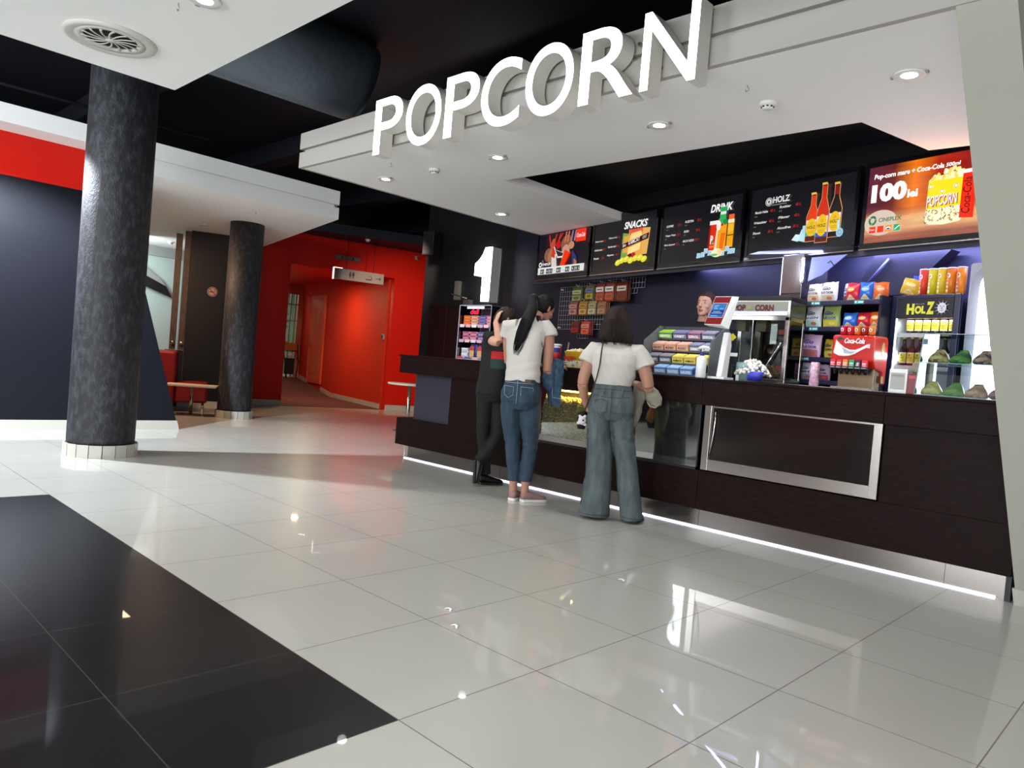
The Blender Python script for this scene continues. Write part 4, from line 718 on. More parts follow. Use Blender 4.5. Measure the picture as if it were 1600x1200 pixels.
t = thing('sanitizer_bottle', 'white pump bottle with a blue collar on the counter beside the till display', 'bottle', (-1.215, 3.80, TP)); b = MB(); b.lathe([(.036, 0), (.040, .008), (.040, .15), (.034, .168), (.016, .176), (.016, .18)], 24); b.build('bottle_body', M['plw'], t); b = MB(); b.lathe([(.017, .178), (.018, .205), (.010, .21)], 20); b.build('collar', mat('blue_collar', '#2c2c88', .4), t)
b = MB(); b.cyl((0, 0, .205), (0, 0, .235), .006); b.tube([(-.03, 0, .235), (.0, 0, .247), (.05, 0, .245), (.066, -.0, .232)], [(.012, .014), (.014, .014), (.010, .008), (.005, .005)], 10); b.build('pump', M['plw'], t)
# -- glass sandwich case, napkin box, red holder
t = thing('glass_case', 'glass counter display case with sandwich bags at the right end', 'display case', (.345, 3.80, TP))
gl = pane('case_glass', '#f0f8f8', 1.6); ge = mat('glass_edge', '#a8ccd0', .1, alpha=.55)
W, D = .56, .46
b = MB(); b.prism([(0, 0, .005), (W, 0, .005), (W, .004, .005), (0, .004, .005)], [(.0, .10, .41), (W, .10, .41), (W, .104, .41), (.0, .104, .41)]); b.box(0, W, .10, D, .406, .41); b.build('glass_front', gl, t)
b = MB(); b.extX([(0, .005), (D, .005), (D, .41), (.10, .41)], 0, .004); b.build('glass_side', gl, t)
b = MB(); b.tube([(.002, .0, .005), (.002, .10, .41), (.002, D, .41)], .004, 6); b.tube([(.0, .10, .41), (W, .10, .41)], .003, 6); b.tube([(0, 0, .005), (W, 0, .005)], .004, 6); b.build('edge_trim', ge, t)
boxm(.006, W, .07, D, .215, .221, 'glass_shelf', ge, t); boxm(0, W, .0, D, 0, .005, 'base_tray', M['plg'], t)
def sandwich(x, y, z, w, c1, c2, label):
    k = thing('sandwich_bag', label, 'sandwich', (x, y, z), random.uniform(-.25, .25)); b = MB(); b.loft([((0, 0, 0), w*.45, .05), ((0, 0, .012), w*.52, .062), ((0, 0, .035), w*.48, .058), ((.004, .01, .060), w*.36, .042), ((.008, .015, .082), w*.18, .018), ((.004, .02, .094), w*.22, .008)], 22, p=2.0); o = b.build('bag', mat('bagfilm_'+c1, c1, .25, mix=(c2, 30, ONE, .4, .65)), k); s_ = o.modifiers.new('s', 'SUBSURF'); s_.levels = s_.render_levels = 1; ripple(o, lambda c: .012*noise.noise(c*45+Vector((x*9, y*5, 0))))
    b = MB(); b.ball((-w*.1, -.036, .030), (w*.30, .026, .018), 12, 7); o = b.build('filling', flat(c2), k); ripple(o, lambda c: .005*noise.noise(c*60+Vector((5, 0, 0))))
cs = [('#c8a858', '#e8d888', 'yellow'), ('#4c7c34', '#7cac4c', 'green'), ('#b8785c', '#e0b898', 'pinkish brown'), ('#8c3c54', '#c07c8c', 'purple')]
for i, (c1, c2, n_) in enumerate(cs): sandwich(.425+i*.127, 3.89+.01*(i % 2), TP+.0055, .13, c1, c2, '%s sandwich bag on the floor of the glass case' % n_)
for i, (c1, c2, n_) in enumerate(cs): sandwich(.43+i*.13, 3.97, TP+.2215, .13, ['#94504c', '#3c6c50', '#5c3c5c', '#8c5868'][i], c2, '%s sandwich bag on the upper glass shelf of the case' % ['brown red', 'dark green', 'violet', 'rose'][i])
t = thing('napkin_dispenser', 'grey plastic napkin dispenser on the counter in front of the beer fridge', 'napkin dispenser', (.155, 3.90, TP)); boxm(0, .115, 0, .12, 0, .165, 'dispenser_body', M['plw'], t, .006); boxm(.012, .10, -.003, 0, .03, .14, 'napkin_window', mat('soft_grey', '#a8a8a4', .4), t, .004); boxm(.02, .092, -.006, -.003, .115, .128, 'napkin_slot', M['plg'], t)
t = thing('cardboard_box', 'small tan box behind the napkin dispenser', 'box', (.25, 4.05, TP)); boxm(0, .11, 0, .1, 0, .22, 'carton', mat('tan_card', '#8c8270', .7), t); boxm(-.002, .112, -.003, 0, .15, .155, 'flap_edge', mat('tan_card2', '#5c5448', .7), t)
t = thing('leaflet_holder', 'dark red leaflet holder between the napkin dispenser and the glass case', 'holder', (.278, 3.88, TP)); boxm(0, .055, 0, .035, 0, .135, 'holder_body', mat('dark_red_plastic', '#7c1c28', .3), t, .004); boxm(.006, .049, -.002, .0, .105, .125, 'printed_strip', flat('#b84c54'), t)
# ================================================================ back bench with machines
t = thing('back_bench', 'dark bench carrying the popcorn machine and drink dispenser behind the counter', 'bench', (0, 0, 0)); boxm(-1.50, -.10, 4.42, 4.77, .18, TP, 'bench_cabinet', M['dark'], t) ; boxm(-1.52, -.09, 4.40, 4.78, TP, TP+.012, 'bench_top', M['steel'], t)
BZ = TP+.012
# -- popcorn machine
PX, PY = -1.392, 4.42; PH = .717
t = thing('popcorn_machine', 'steel framed glass popcorn machine lettered POP CORN', 'popcorn machine', (PX, PY, BZ)); W, D = .59, .31
for x in (0, W-.035):
    for y in (0, D-.03): boxm(x, x+.035, y, y+.03, .03, PH-.17, 'corner_post', M['steel'], t, .002)
boxm(0, W, 0, D, 0, .03, 'base_tray', M['steel'], t, .003); boxm(0, W, 0, D, PH-.20, PH-.165, 'head_rail', M['steel'], t, .002); boxm(.0, W, .0, D, PH-.165, PH-.035, 'sign_box', M['steel'], t, .003); boxm(-.005, W+.005, -.005, D+.005, PH-.035, PH, 'top_cap', M['plb'], t, .004)
a = Art(eps=.0015); a.rect(.02, PH-.158, W-.02, PH-.042, '#8c8a80').rect(.02, PH-.158, W-.02, PH-.125, '#e8ecf4').text('POP', .09, PH-.125, .11, .055, '#5a1010', .06).text('CORN', .285, PH-.125, .165, .055, '#5a1010', .06); a.ell(.05, PH-.09, .012, .012, '#a03028', 10).rect(.22, PH-.11, .25, PH-.08, '#a89c58'); a.build('lettering', t)
boxm(.035, W-.035, .004, .008, .03, PH-.2, 'glass_door', M['glass'], t); boxm(W-.008, W-.004, .03, D-.03, .03, PH-.2, 'glass_side', M['glass'], t); boxm(.03, W-.03, D-.02, D-.01, .03, PH-.2, 'back_panel', mat('machine_back', '#14110f', .3), t)
boxm(.275, .279, -.002, .004, .03, PH-.2, 'door_edge', M['chrome'], t)
b = MB(); b.tube([(.545, -.02, .33), (.42, -.03, .10), (.46, -.03, .12)], .007, 8); b.build('door_handle', M['chrome'], t)
for z in (.10, .40): boxm(.51, .56, -.006, .0, z, z+.04, 'hinge', mat('hinge_red', '#5c1c14', .4), t)
b = MB(); b.lathe([(.06, .0), (.075, .02), (.075, .10), (.05, .125), (.01, .13)], 24, (.40, .15, .20)); k_ = b.build('kettle', mat('kettle', '#3a2c24', .25, .8), t); b = MB(); b.box(.375, .43, .14, .18, .32, .51); b.build('kettle_arm', M['steel'], t); b = MB(); b.box(.38, .425, .135, .14, .36, .49); b.build('paper_label', M['plw'], t)
b = MB(); b.extY([(.10, .33), (.135, .365), (.10, .40), (.065, .365)], -.001, .003); b.build('warning_label', mat('warning_yellow', '#d0c81c', .5), t)
for x in (.07, .255): boxm(x, x+.09, .1, .18, .43, .52, 'heater_box', mat('heater_tan', '#6c5a38', .4), t)
boxm(.20, .255, .20, .25, .03, .5, 'inner_post', mat('inner_steel', '#5a5048', .3, .8), t); boxm(.08, .16, .0, .003, .20, .23, 'price_strip', M['plw'], t)
b = MB(); kernels(b, 420, lambda: (lambda x, y: (x, y, .035+.10*max(0, 1-((x-.36)/.24)**2)*random.random()+.02*random.random()))(random.uniform(.04, .55), random.uniform(.02, .25)), .014); p_ = b.build('popcorn', mat('popcorn_shade', '#a8925c', .8), t, fixn=False); p_['kind'] = 'stuff'
light('machine_lamp', 'POINT', (.3, .15, .48), 3, (1, .85, .6), .03, parent=t)
t = thing('popcorn_scoop_bin', 'clear tub heaped with white popcorn in front of the popcorn machine', 'popcorn tub', (-1.0, 4.18, TP)); b = MB(); b.loft([((0, 0, 0), .085, .08), ((0, 0, .10), .105, .09), ((-.02, 0, .155), .075, .08)], 20); b.build('tub', mat('teal_clear', '#8cb4b4', .1, alpha=.55), t)
b = MB(); kernels(b, 330, lambda: (lambda r, q: (.035+r*1.25*math.cos(q), r*math.sin(q), .05+.125*(1-(r/.12)**2)+random.uniform(-.008, .008)))(.115*math.sqrt(random.random()), random.uniform(0, 6.3)), .0135); p_ = b.build('popcorn', mat('popcorn_white', '#e8e4d8', .8), t, fixn=False); p_['kind'] = 'stuff'
b = MB(); b.loft([((.10, -.09, .012), .055, .03), ((.105, -.09, .05), .065, .045), ((.12, -.09, .085), .055, .035)], 16); b.build('blue_scoop', mat('blue_plastic', '#3c3cb0', .35), t); b = MB(); b.box(-.06, -.035, -.09, -.08, .0, .05); b.build('white_tag', M['plw'], t)
t = thing('card_terminal', 'black card terminal between the till display and the popcorn tub', 'terminal', (-1.09, 4.12, TP)); boxm(-.09, .0, -.04, .03, 0, .13, 'terminal_body', M['plb'], t, .008); boxm(-.07, -.02, -.043, -.04, .07, .11, 'terminal_screen', mat('term_screen', '#3c3430', .2), t)
# -- hood
t = thing('steel_hood', 'tall brushed steel duct box with a lit tube behind the popcorn machine', 'duct', BK(4.37, -.12, 0), BKA)
boxm(.0, .215, 0, .36, 1.2, 2.01, 'lower_body', mat('steel_wavy', '#9a9490', .16, .95, bump=(3, .5, (.4, .4, 3))), t, .004)
boxm(.0, .215, 0, .36, 2.01, 2.36, 'upper_body', M['steel'], t, .004); boxm(-.006, .0, -.004, .0, 2.0, 2.34, 'bright_edge', mat('bright_edge', '#e0e0f0', .3), t)
for i in range(3):
    for j in range(2): b = MB(); b.extX([(.07+i*.10+.032*math.cos(PI*k/5), 1.80-j*.035+.007*math.sin(PI*k/5)) for k in range(10)], .214, .218); b.build('louvre', M['chrome'], t)
b = MB(); b.cyl((.222, -.012, 2.13), (.222, -.012, 2.29), .010); b.build('lit_tube', M['tube'], t); b = MB(); b.cyl((.222, -.012, 2.10), (.222, -.012, 2.13), .013); b.cyl((.222, -.012, 2.29), (.222, -.012, 2.32), .013); b.build('tube_cap', M['plw'], t)
light('tube_light', 'AREA', (.22, -.03, 2.21), 6, (.72, .76, 1), .04, shape='RECTANGLE', size_y=.2, rot=(PI/2, 0, .9), parent=t)
t = thing('blue_panel', 'pale blue lit triangular flap panel beside the tube on the hood', 'panel', BK(4.60, -.06, 0), BKA); b = MB(); b.extY([(.0, 2.12), (.14, 2.17), (.36, 2.33), (.02, 2.33)], 0, .01); b.build('flap', mat('blue_lit_lilac', '#7c82b8', .5), t); b = MB(); b.tube([(.19, -.006, 2.27), (.215, -.01, 2.285), (.26, -.012, 2.235)], .004, 6); b.build('latch', M['plb'], t)  # blue light is put into the panel's lilac colour
t = thing('wall_shadow_shape', 'dark diagonal shape imitating a shadow on the wall above the crisp shelf', 'shadow shape', BK(4.85, .30, 0), BKA); b = MB(); b.extY([(-.05, 2.02), (.42, 2.02), (.78, 2.37), (.14, 2.37)], 0, .14); b.build('shadow_slab', mat('shadow_dark', '#14141c', .4), t); b = MB(); b.tube([(.10, -.02, 2.12), (.28, -.02, 2.33)], .012, 8); b.build('conduit', mat('blue_grey_pipe', '#4a4c70', .4), t); b = MB(); b.tube([(-.05, -.02, 2.14), (.05, -.04, 2.10), (.12, -.02, 2.12)], .008, 8); b.build('cable', M['plb'], t)  # dark slab put where shade cuts diagonally across the wall
light('counter_tube', 'AREA', BK(3.5, .19, 2.44), 14, (.45, .48, 1), 2.2, shape='RECTANGLE', size_y=.05, target=BK(3.6, .42, 1.8))
light('counter_tube_right', 'AREA', BK(5.7, .19, 2.44), 60, (.40, .42, 1), 2.2, shape='RECTANGLE', size_y=.05, target=BK(5.7, .42, 1.9))
for x in (-1.5, -.75, .2): light('bench_fill', 'SPOT', (x, 3.98, 3.33), 75, (.80, .84, 1), .045, 96, (x+.15, 5.0, 1.5), .7)  # added spots without fittings, brightening the back bench and wall
# -- crisp shelves
def crisp(s, z, w, h, c, c2, txt, label, y=-.08, rz=0, tilt=0, style=0, tc='#26304c', group=None):
    k = thing('crisp_bag', label, 'crisp bag', BK(s, y, z), BKA+rz); k.rotation_euler[1] = tilt
    b = MB(); hw = w/2; b.loft([((0, 0, 0), hw*.94, .003), ((0, 0, h*.06), hw*.97, .008), ((0, 0, h*.2), hw, .030), ((0, 0, h*.5), hw*.98, .038), ((0, 0, h*.8), hw*.95, .027), ((0, 0, h*.94), hw*.98, .007), ((0, 0, h), hw, .002)], 20, p=2.0)
    o = b.build('bag', mat('bag_'+c, c, .28), k); ripple(o, lambda q: (.005+.004*max(0, q.z/h-.75)*4)*noise.noise(q*30+Vector((s, z, 0))*9))
    def fm(u, v, d):
        q = abs(u)/hw; yy = .038*math.sqrt(max(0, 1-min(q, .98)**2))*math.sin(PI*min(max(v/h, .05), .95))**.6; return (u, -yy-.004-d, v)
    a = Art(fm, eps=.0012)
    if style == 0: a.grid(-hw*.8, h*.05, hw*.8, h*.34, c2, 6); a.ell(hw*.25, h*.18, hw*.35, h*.08, '#c8705c' if c2 != '#d8c050' else '#e8dc70', 10); a.text('Gio', -hw*.6, h*.58, w*.5, h*.18, tc, .03, .3).text(txt, -hw*.8, h*.40, w*.78, h*.11, tc, .04)
    elif style == 1: a.ell(0, h*.62, hw*.55, h*.13, c2, 14).text(txt, -hw*.4, h*.57, w*.4, h*.09, '#ffffff', .03, .2); a.poly([(-hw*.7, h*.08), (hw*.6, h*.08), (hw*.1, h*.34), (-hw*.1, h*.36)], '#f0dcc0').ell(0, h*.17, hw*.4, h*.06, '#e0c070', 10)
    a.build('print', k); return k
SHZ = [1.925, 1.705, 1.445, 1.25]
t = thing('crisp_shelving', 'dark blue shelving with green price tags holding crisp bags', 'shelf', BK(0, 0, 0), BKA)
for z in SHZ: boxm(4.60, 5.35, -.17, .40, z-.036, z, 'shelf_board', mat('shelf_blue', '#2b2c46', .4), t, .003)
for x in (4.575, 5.335): boxm(x, x+.02, -.14, .42, 0.18, 1.96, 'upright', mat('shelf_blue2', '#1c1d30', .4), t)
boxm(4.58, 5.35, .41, .42, .18, 1.96, 'back_board', M['dark'], t)
for z, xs in ((SHZ[0], (4.74, 5.14)), (SHZ[1], (4.74,)), (SHZ[2], (4.68,)), (SHZ[3], (4.80,))):
    for x in xs: k = boxm(x, x+.085, -.175, -.17, z-.034, z-.004, 'price_tag', mat('tag_green', '#3c8c8c', .4), t); a = Art(lambda u, v, d: (u, -.175-d, v)); a.rect(x+.035, z-.026, x+.08, z-.012, '#c8e8ec').ell(x+.016, z-.018, .009, .009, '#d8f0f0', 8); a.build('tag_print', k)
Z0, Z1, Z2, Z3 = SHZ
crisp(4.70, Z0, .135, .165, '#e8dcd0', '#e0b890', 'FLO DOR', 'white crisp bag, leftmost on the top shelf, with red corner picture')
crisp(4.845, Z0, .15, .172, '#ece8e4', '#c8c0a4', 'FLO DOR', 'white crisp bag, second on the top shelf, with pale crisps picture')
crisp(4.955, Z0, .09, .17, '#d8d0d8', '#8c5040', 'XL', 'narrow white and brown crisp bag, third on the top shelf', y=0.03)
crisp(5.065, Z0, .125, .155, '#d02840', '#f0a040', "Lay's", 'red crisp bag on the top shelf between the white and blue bags', style=1, rz=-.1)
crisp(5.185, Z0, .115, .155, '#2c68c8', '#88b8f0', "Lay's", 'blue crisp bag on the top shelf beside the red bag', style=1, rz=.15)
crisp(5.30, Z0, .115, .15, '#e06420', '#f0a860', "Lay's", 'orange crisp bag at the right end of the top shelf', style=1, rz=.35, y=-.07)
crisp(4.715, Z1, .155, .185, '#e8e8ec', '#b8e0d0', 'GREEN', 'white and mint crisp bag at the left end of the second shelf')
crisp(4.888, Z1, .165, .182, '#94a860', '#d8c050', 'PLEI DOR', 'green and yellow crisp bag on the second shelf', tc='#2c2c74')
crisp(5.062, Z1, .125, .125, '#2c6cd0', '#88b8f0', "Lay's", 'short blue crisp bag on the second shelf', style=1)
crisp(5.185, Z1, .115, .125, '#c8203c', '#f0a040', "Lay's", 'short red crisp bag on the second shelf', style=1)
crisp(5.295, Z1, .115, .13, '#e06824', '#f0b070', "Lay's", 'short orange crisp bag on the second shelf', style=1)
crisp(4.715, Z2, .185, .20, '#d8b8dc', '#c87888', 'FLEI DOR', 'pink and white crisp bag on the third shelf', tc='#3c3478', tilt=.05)
crisp(4.865, Z2, .12, .165, '#d8b83c', '#e8d458', 'CORN', 'yellow crisp bag on the third shelf partly behind the drink dispenser', y=-.02)
crisp(4.705, Z3, .135, .15, '#d8d8ec', '#b8b8d0', 'MINI', 'white crisp bag on the lowest shelf')
crisp(4.83, Z3, .11, .14, '#c8b0d0', '#b84868', 'DOR', 'lilac and red crisp bag on the lowest shelf', y=-.02)
# crisp bags lying on the fridge
crisp(5.475, 1.975, .14, .13, '#d8b02c', '#f0d878', "Lay's", 'yellow crisp bag leaning on top of the fridge', style=1, rz=.3, tilt=.25, y=.02)
crisp(5.50, 1.975, .16, .155, '#2440b0', '#5878d8', "Lay's", 'dark blue crisp bag behind the yellow one on top of the fridge', style=1, rz=.1, tilt=.2, y=.12)
# crisp tubes
def tube_can(s, z, r, h, c, c2, label, y=.06, cap='#e8e4e8'):
    k = thing('crisp_tube', label, 'crisp tube', BK(s, y, z), BKA); b = MB(); b.lathe([(r, 0), (r, h)], 24); b.build('can', mat('can_'+c, c, .35), k); b = MB(); b.lathe([(r+.001, h), (r+.0015, h+.008), (r-.004, h+.010), (.001, h+.009)], 24); b.build('lid', flat(cap), k)
    a = Art(cmap((0, 0, 0), r, r, h), eps=.0006); a.ell(-.25, h*.72, .42, h*.10, '#f4f0f0', 14).poly([(-.45, h*.72), (-.05, h*.715), (-.02, h*.755), (-.3, h*.745)], '#101014').poly([(-.7, h*.05), (-.1, h*.05), (-.1, h*.6), (-.6, h*.6)], c2)
    for i in range(6): a.rect(-.55, h*(.12+.075*i), -.12, h*(.145+.075*i), ['#ffffff', c][i % 2])
    a.build('print', k)
for i, (s_, c, c2, n_) in enumerate(((5.565, '#d83c28', '#f0b0b8', 'red'), (5.637, '#d8c428', '#ece8a8', 'lemon yellow'), (5.707, '#e0bc28', '#f0e0a0', 'golden yellow'), (5.775, '#e07c18', '#f0b878', 'orange'), (5.848, '#f08c1c', '#c88894', 'bright orange'))): tube_can(s_, 1.975, .034, .195, c, c2, '%s crisp tube standing in the row on top of the fridge' % n_)
# small snack cups on the drink dispenser (filled in below)
# -- drink dispenser
DX, DY = -.442, 4.43
t = thing('drink_dispenser', 'red cola drink dispenser with a white wave and coloured flavour buttons', 'drink dispenser', (DX, DY, BZ))
cr = mat('cola_red', '#c8200e', .3)
b = MB(); b.extX([(.05, .165), (.0, .215), (-.01, .40), (.02, .415), (.28, .425), (.31, .40), (.31, .05), (.25, .05), (.22, .14)], 0, .315); b.build('red_head', cr, t, .012)
boxm(.035, .30, .08, .22, 0, .19, 'steel_splash', mat('brown_steel', '#8c7a60', .22, .85), t, .003); boxm(.02, .31, -.02, .10, 0, .012, 'drip_tray', M['steel'], t); boxm(.0, .285, -.035, .02, .150, .170, 'button_ledge', M['plb'], t, .003); boxm(.315, .322, .20, .24, .06, .115, 'lock_plate', mat('brass_plate', '#b8a878', .4), t)
for i in range(6): b = MB(); b.lathe([(.011, 0), (.015, .03), (.015, .045)], 12, (.03+i*.046, .02, .11)); b.build('nozzle', M['plb'], t)
BT = ['#d8283c', '#d8283c', '#e07c30', '#2c9c64', '#3c1c3c', '#d8283c']
for i, c in enumerate(BT):
    boxm(.006+i*.047, .046+i*.047, -.032, .0, .168, .222, 'flavour_button', flat(c), t, .003); a = Art(lambda u, v, d: (u, -.033-d, v)); x = .006+i*.047
    a.rect(x+.006, .190, x+.034, .199, '#f4dce0') if i != 4 else a.poly([(x+.008, .196), (x+.020, .205), (x+.032, .196), (x+.020, .178)], '#e0b8c0'); a.text(['Coke', 'Zero', 'Fanta', 'Sprite', 'Dr', 'Cola'][i], x+.008, .176, .024, .009, '#ffffff', .02); a.rect(x+.002, .156, x+.036, .164, '#8c8a9c'); a.build('button_print', t)
a = Art(lambda u, v, d: (u, -.012+.012*(v-.215)/.2*0-d-.002*(v < .3), v), eps=.0012)
top = [(.03, .375), (.06, .345), (.10, .315), (.14, .300), (.18, .300), (.22, .318), (.26, .345), (.285, .35)]; bot = [(.285, .315), (.26, .318), (.22, .295), (.18, .268), (.14, .252), (.10, .248), (.06, .250), (.02, .268)]
a.poly(top+bot, '#f0c8d0').poly([(x+.004, z-.006) for x, z in top[:-1]]+[(x-.002, z+.006) for x, z in bot[1:]], '#f0f0f4').poly([(.08, .318), (.14, .288), (.19, .286), (.15, .268), (.10, .270)], '#a8b0b8')
a.text('Coca-Cola', .098, .345, .15, .042, '#c04858', .05, .3).text('Coca-Cola', .096, .348, .15, .042, '#f8f0f0', .03, .3).ell(.06, .385, .020, .012, '#1c3c30', 12).text('ZERO', .075, .378, .035, .012, '#3c5c50', .02).rect(.015, .233, .30, .235, '#8c1810').rect(.015, .402, .30, .404, '#9c1c10').rect(.245, .405, .262, .410, '#f0c0c8').rect(.275, .405, .285, .410, '#f0c0c8'); a.build('front_print', t)
b = MB(); b.extX([(.19+.035*math.cos(2*PI*k/14), .30+.06*math.sin(2*PI*k/14)+.02) for k in range(14)], .315, .318); b.build('side_logo', mat('side_logo', '#a8a060', .4), t)
for i, (c, n_) in enumerate((('#c8203c', 'crimson cup, leftmost'), ('#d02c44', 'crimson cup, second'), ('#e07c2c', 'orange cup, third'), ('#a83020', 'brown red cup, fourth'), ('#e08838', 'orange cup, last'))):
    k = thing('snack_cup', 'small round %s in the row on the drink dispenser' % n_, 'snack cup', (DX+.055+.053*i, DY+.06, BZ+.424)); b = MB(); b.lathe([(.024, 0), (.026, .055), (.027, .062), (.022, .064), (.001, .064)], 20); b.build('cup', mat('cup_'+c, c, .35), k); a = Art(cmap((0, 0, 0), .024, .026, .055)); a.ell(-.2, .035, .5, .014, '#f4f0f0', 12).poly([(-.45, .036), (0, .034), (0, .042), (-.3, .041)], '#101014'); a.build('print', k)
b = MB(); b.lathe([(.001, 0), (.036, 0), (.037, .01), (.034, .09), (.037, .1), (.035, .185), (.030, .19), (.001, .19)], 20, (-.577, 4.47, BZ)); o = b.build('tissue_roll', mat('pink_wrap', '#c890b0', .5, bump=(70, 1, ONE), mix=('#e8c8d8', 40, ONE, .4, .6))); tag(o, 'pink and white quilted roll standing left of the drink dispenser', 'roll')
# -- beer fridge
t = thing('beer_fridge', 'tall dark framed glass door beer fridge with yellow lettering', 'fridge', BK(5.36, -.0, .18), BKA); FW, FH = .525, 1.792
fk = mat('fridge_navy', '#1c2040', .25)
b = MB(); b.box(0, FW, .03, .48, 0, .06); b.box(0, FW, .03, .48, FH-.04, FH); b.box(0, .03, .03, .48, .06, FH-.04); b.box(FW-.03, FW, .03, .48, .06, FH-.04); b.box(.03, FW-.03, .46, .48, .06, FH-.04); b.build('cabinet', fk, t, .003)
b = MB(); b.box(.03, FW-.03, .445, .46, .06, FH-.04); b.box(.03, .036, .03, .445, .06, FH-.04); b.box(FW-.036, FW-.03, .03, .445, .06, FH-.04); b.build('liner', mat('fridge_liner', '#d8dce0', .4), t)
b = MB(); b.box(0, .045, 0, .028, 0, FH); b.box(FW-.045, FW, 0, .028, 0, FH); b.box(.045, FW-.045, 0, .028, FH-.03, FH); b.box(.045, FW-.045, 0, .028, 0, .08); b.build('door_frame', fk, t, .004)
boxm(.045, FW-.045, -.003, .028, FH-.185, FH-.03, 'header_panel', mat('header_black', '#1a1720', .35), t); boxm(.045, FW-.045, .010, .014, .08, FH-.185, 'door_glass', pane('fridge_glass', '#f4f6f8', .8), t)
boxm(.045, .053, -.001, .010, .08, FH-.185, 'lit_strip', mat('fridge_led', '#ffffff', .3, emit='#f4f8ff', es=2.5), t)
a = Art(lambda u, v, d: (u, -.003-d, v)); a.text('H', .125, FH-.155, .06, .085, '#d8d83c', .06).text('OL', .19, FH-.150, .085, .062, '#d8d83c', .06).text('Z', .28, FH-.155, .06, .098, '#d8d83c', .06).text('KELLER', .185, FH-.078, .08, .010, '#8c8a8c', .02)
for k in range(11): q = PI*(.15+k*.17); a.poly([(.40+.022*math.cos(q-.12), FH-.105+.025*math.sin(q-.12)), (.40+.022*math.cos(q+.12), FH-.105+.025*math.sin(q+.12)), (.40+.062*math.cos(q), FH-.105+.062*math.sin(q))], '#d0ccd8')
a.ell(.402, FH-.108, .033, .040, '#dcd8e0', 18).ell(.390, FH-.095, .006, .004, '#6a6878', 8).ell(.414, FH-.095, .006, .004, '#6a6878', 8).poly([(.398, FH-.10), (.407, FH-.10), (.410, FH-.122), (.395, FH-.122)], '#a8a4b4').rect(.388, FH-.131, .417, FH-.128, '#5a5868'); a.build('header_print', t)
for z in (1.235, 1.493):
    b = MB()
    for k in range(14): b.box(.036, FW-.036, .06+k*.027, .064+k*.027, z-.006, z)
    b.box(.036, FW-.036, .045, .06, z-.03, z+.002); b.build('wire_shelf', M['plw'], t)
light('fridge_light', 'AREA', (FW/2, .05, FH-.20), .8, (.95, .98, 1), .4, shape='RECTANGLE', size_y=.04, rot=(.5, 0, 0), parent=t); light('fridge_light_low', 'AREA', (.06, .08, 1.3), 1.8, (.95, .98, 1), .5, shape='RECTANGLE', size_y=.03, rot=(PI/2, 0, PI/2+.6), parent=t)
def bottle(s, y, z, i, row):
    k = thing('beer_bottle', 'dark beer bottle with yellow label on the %s fridge shelf, %s from the left' % (row, ['first', 'second', 'third', 'fourth', 'fifth', 'sixth', 'seventh'][i]), 'bottle', BK(s, y, z), BKA, 'beer bottles on the %s fridge shelf' % row)
    b = MB(); b.lathe([(.028, 0), (.030, .01), (.030, .118), (.026, .138), (.014, .165), (.0125, .205), (.0145, .208), (.0145, .216)], 20); b.build('glass_body', mat('bottle_brown', '#241016', .08, spec=.7), k)
    b = MB(); b.lathe([(.0155, .212), (.0155, .224), (.013, .228), (.001, .228)], 14); b.build('cap', mat('cap_gold', '#c8b060', .3, .6), k)
    a = Art(cmap((0, 0, 0), .030, .030, .2)); a.grid(-1.2, .02, 1.2, .105, '#e8e4c8', 12).grid(-1.1, .03, 1.1, .095, '#d8cc38', 12).ell(0, .082, .25, .009, '#8c7418', 10).text('HOLZ', -.6, .055, 1.2, .015, '#4c4410', .03).grid(-.6, .042, .6, .045, '#8c7418', 4); a.build('label', k)
for i in range(6): bottle(5.36+.115+i*.0655, .10, .18+1.4955, i, 'upper')
for i in range(7): bottle(5.36+.075+i*.0640, .10, .18+1.2375, i, 'lower')
# -- white arched cooler
t = thing('white_cooler', 'white cooler cabinet with a bright arched window beside the pillar', 'cooler', BK(5.915, .0, .18), BKA); wc = mat('cooler_grey', '#b4b4c0', .4)
CW, CHh = .62, 2.02; b = MB(); b.box(0, CW, .06, .46, 0, CHh); b.build('cabinet', wc, t, .004)
def arch(x0, x1, z0, z1, r): return [(x0, z0), (x1, z0), (x1, z1-r)]+[(x1-r+r*math.cos(PI/2*k/8), z1-r+r*math.sin(PI/2*k/8)) for k in range(1, 9)]+[(x0+r-r*math.sin(PI/2*k/8), z1-r+r*math.cos(PI/2*k/8)) for k in range(0, 9)]
o1 = arch(0, CW, 0.02, CHh, .03); o2 = arch(.075, CW-.075, .3, CHh-.045, .14)
R1_, R2_, R3_, R4_ = arch(.025, CW-.025, .25, CHh-.01, .17), o2, None, None
b = MB(); b.extY(arch(0, CW, .0, CHh, .02), .045, .06); b.build('front_plate', wc, t); 
b = MB(); n_ = len(R1_); b.add([(x, .02, z) for x, z in R1_]+[(x, .035, z) for x, z in R2_], [(i, (i+1) % n_, n_+(i+1) % n_, n_+i) for i in range(n_)], True); b.add([(x, .045, z) for x, z in R1_]+[(x, .02, z) for x, z in R1_], [(i, (i+1) % n_, n_+(i+1) % n_, n_+i) for i in range(n_)], True); b.build('arched_frame', mat('arch_grey', '#8c8c9c', .35), t)
b = MB(); b.add([(x, .040, z) for x, z in R2_], [tuple(range(n_))], False); b.build('lit_window', mat('cooler_lit', '#ffffff', .3, emit='#eef4ff', es=1.6), t)
boxm(.19, .50, .02, .039, 1.40, 1.44, 'dark_shelf', mat('slate_tray', '#4a5660', .4), t); boxm(.17, .30, .03, .039, 1.72, 1.86, 'blue_sticker', mat('pale_blue_sticker', '#8cb8d0', .4), t); boxm(.2, .21, .03, .039, 1.56, 1.60, 'small_mark', M['plg'], t)
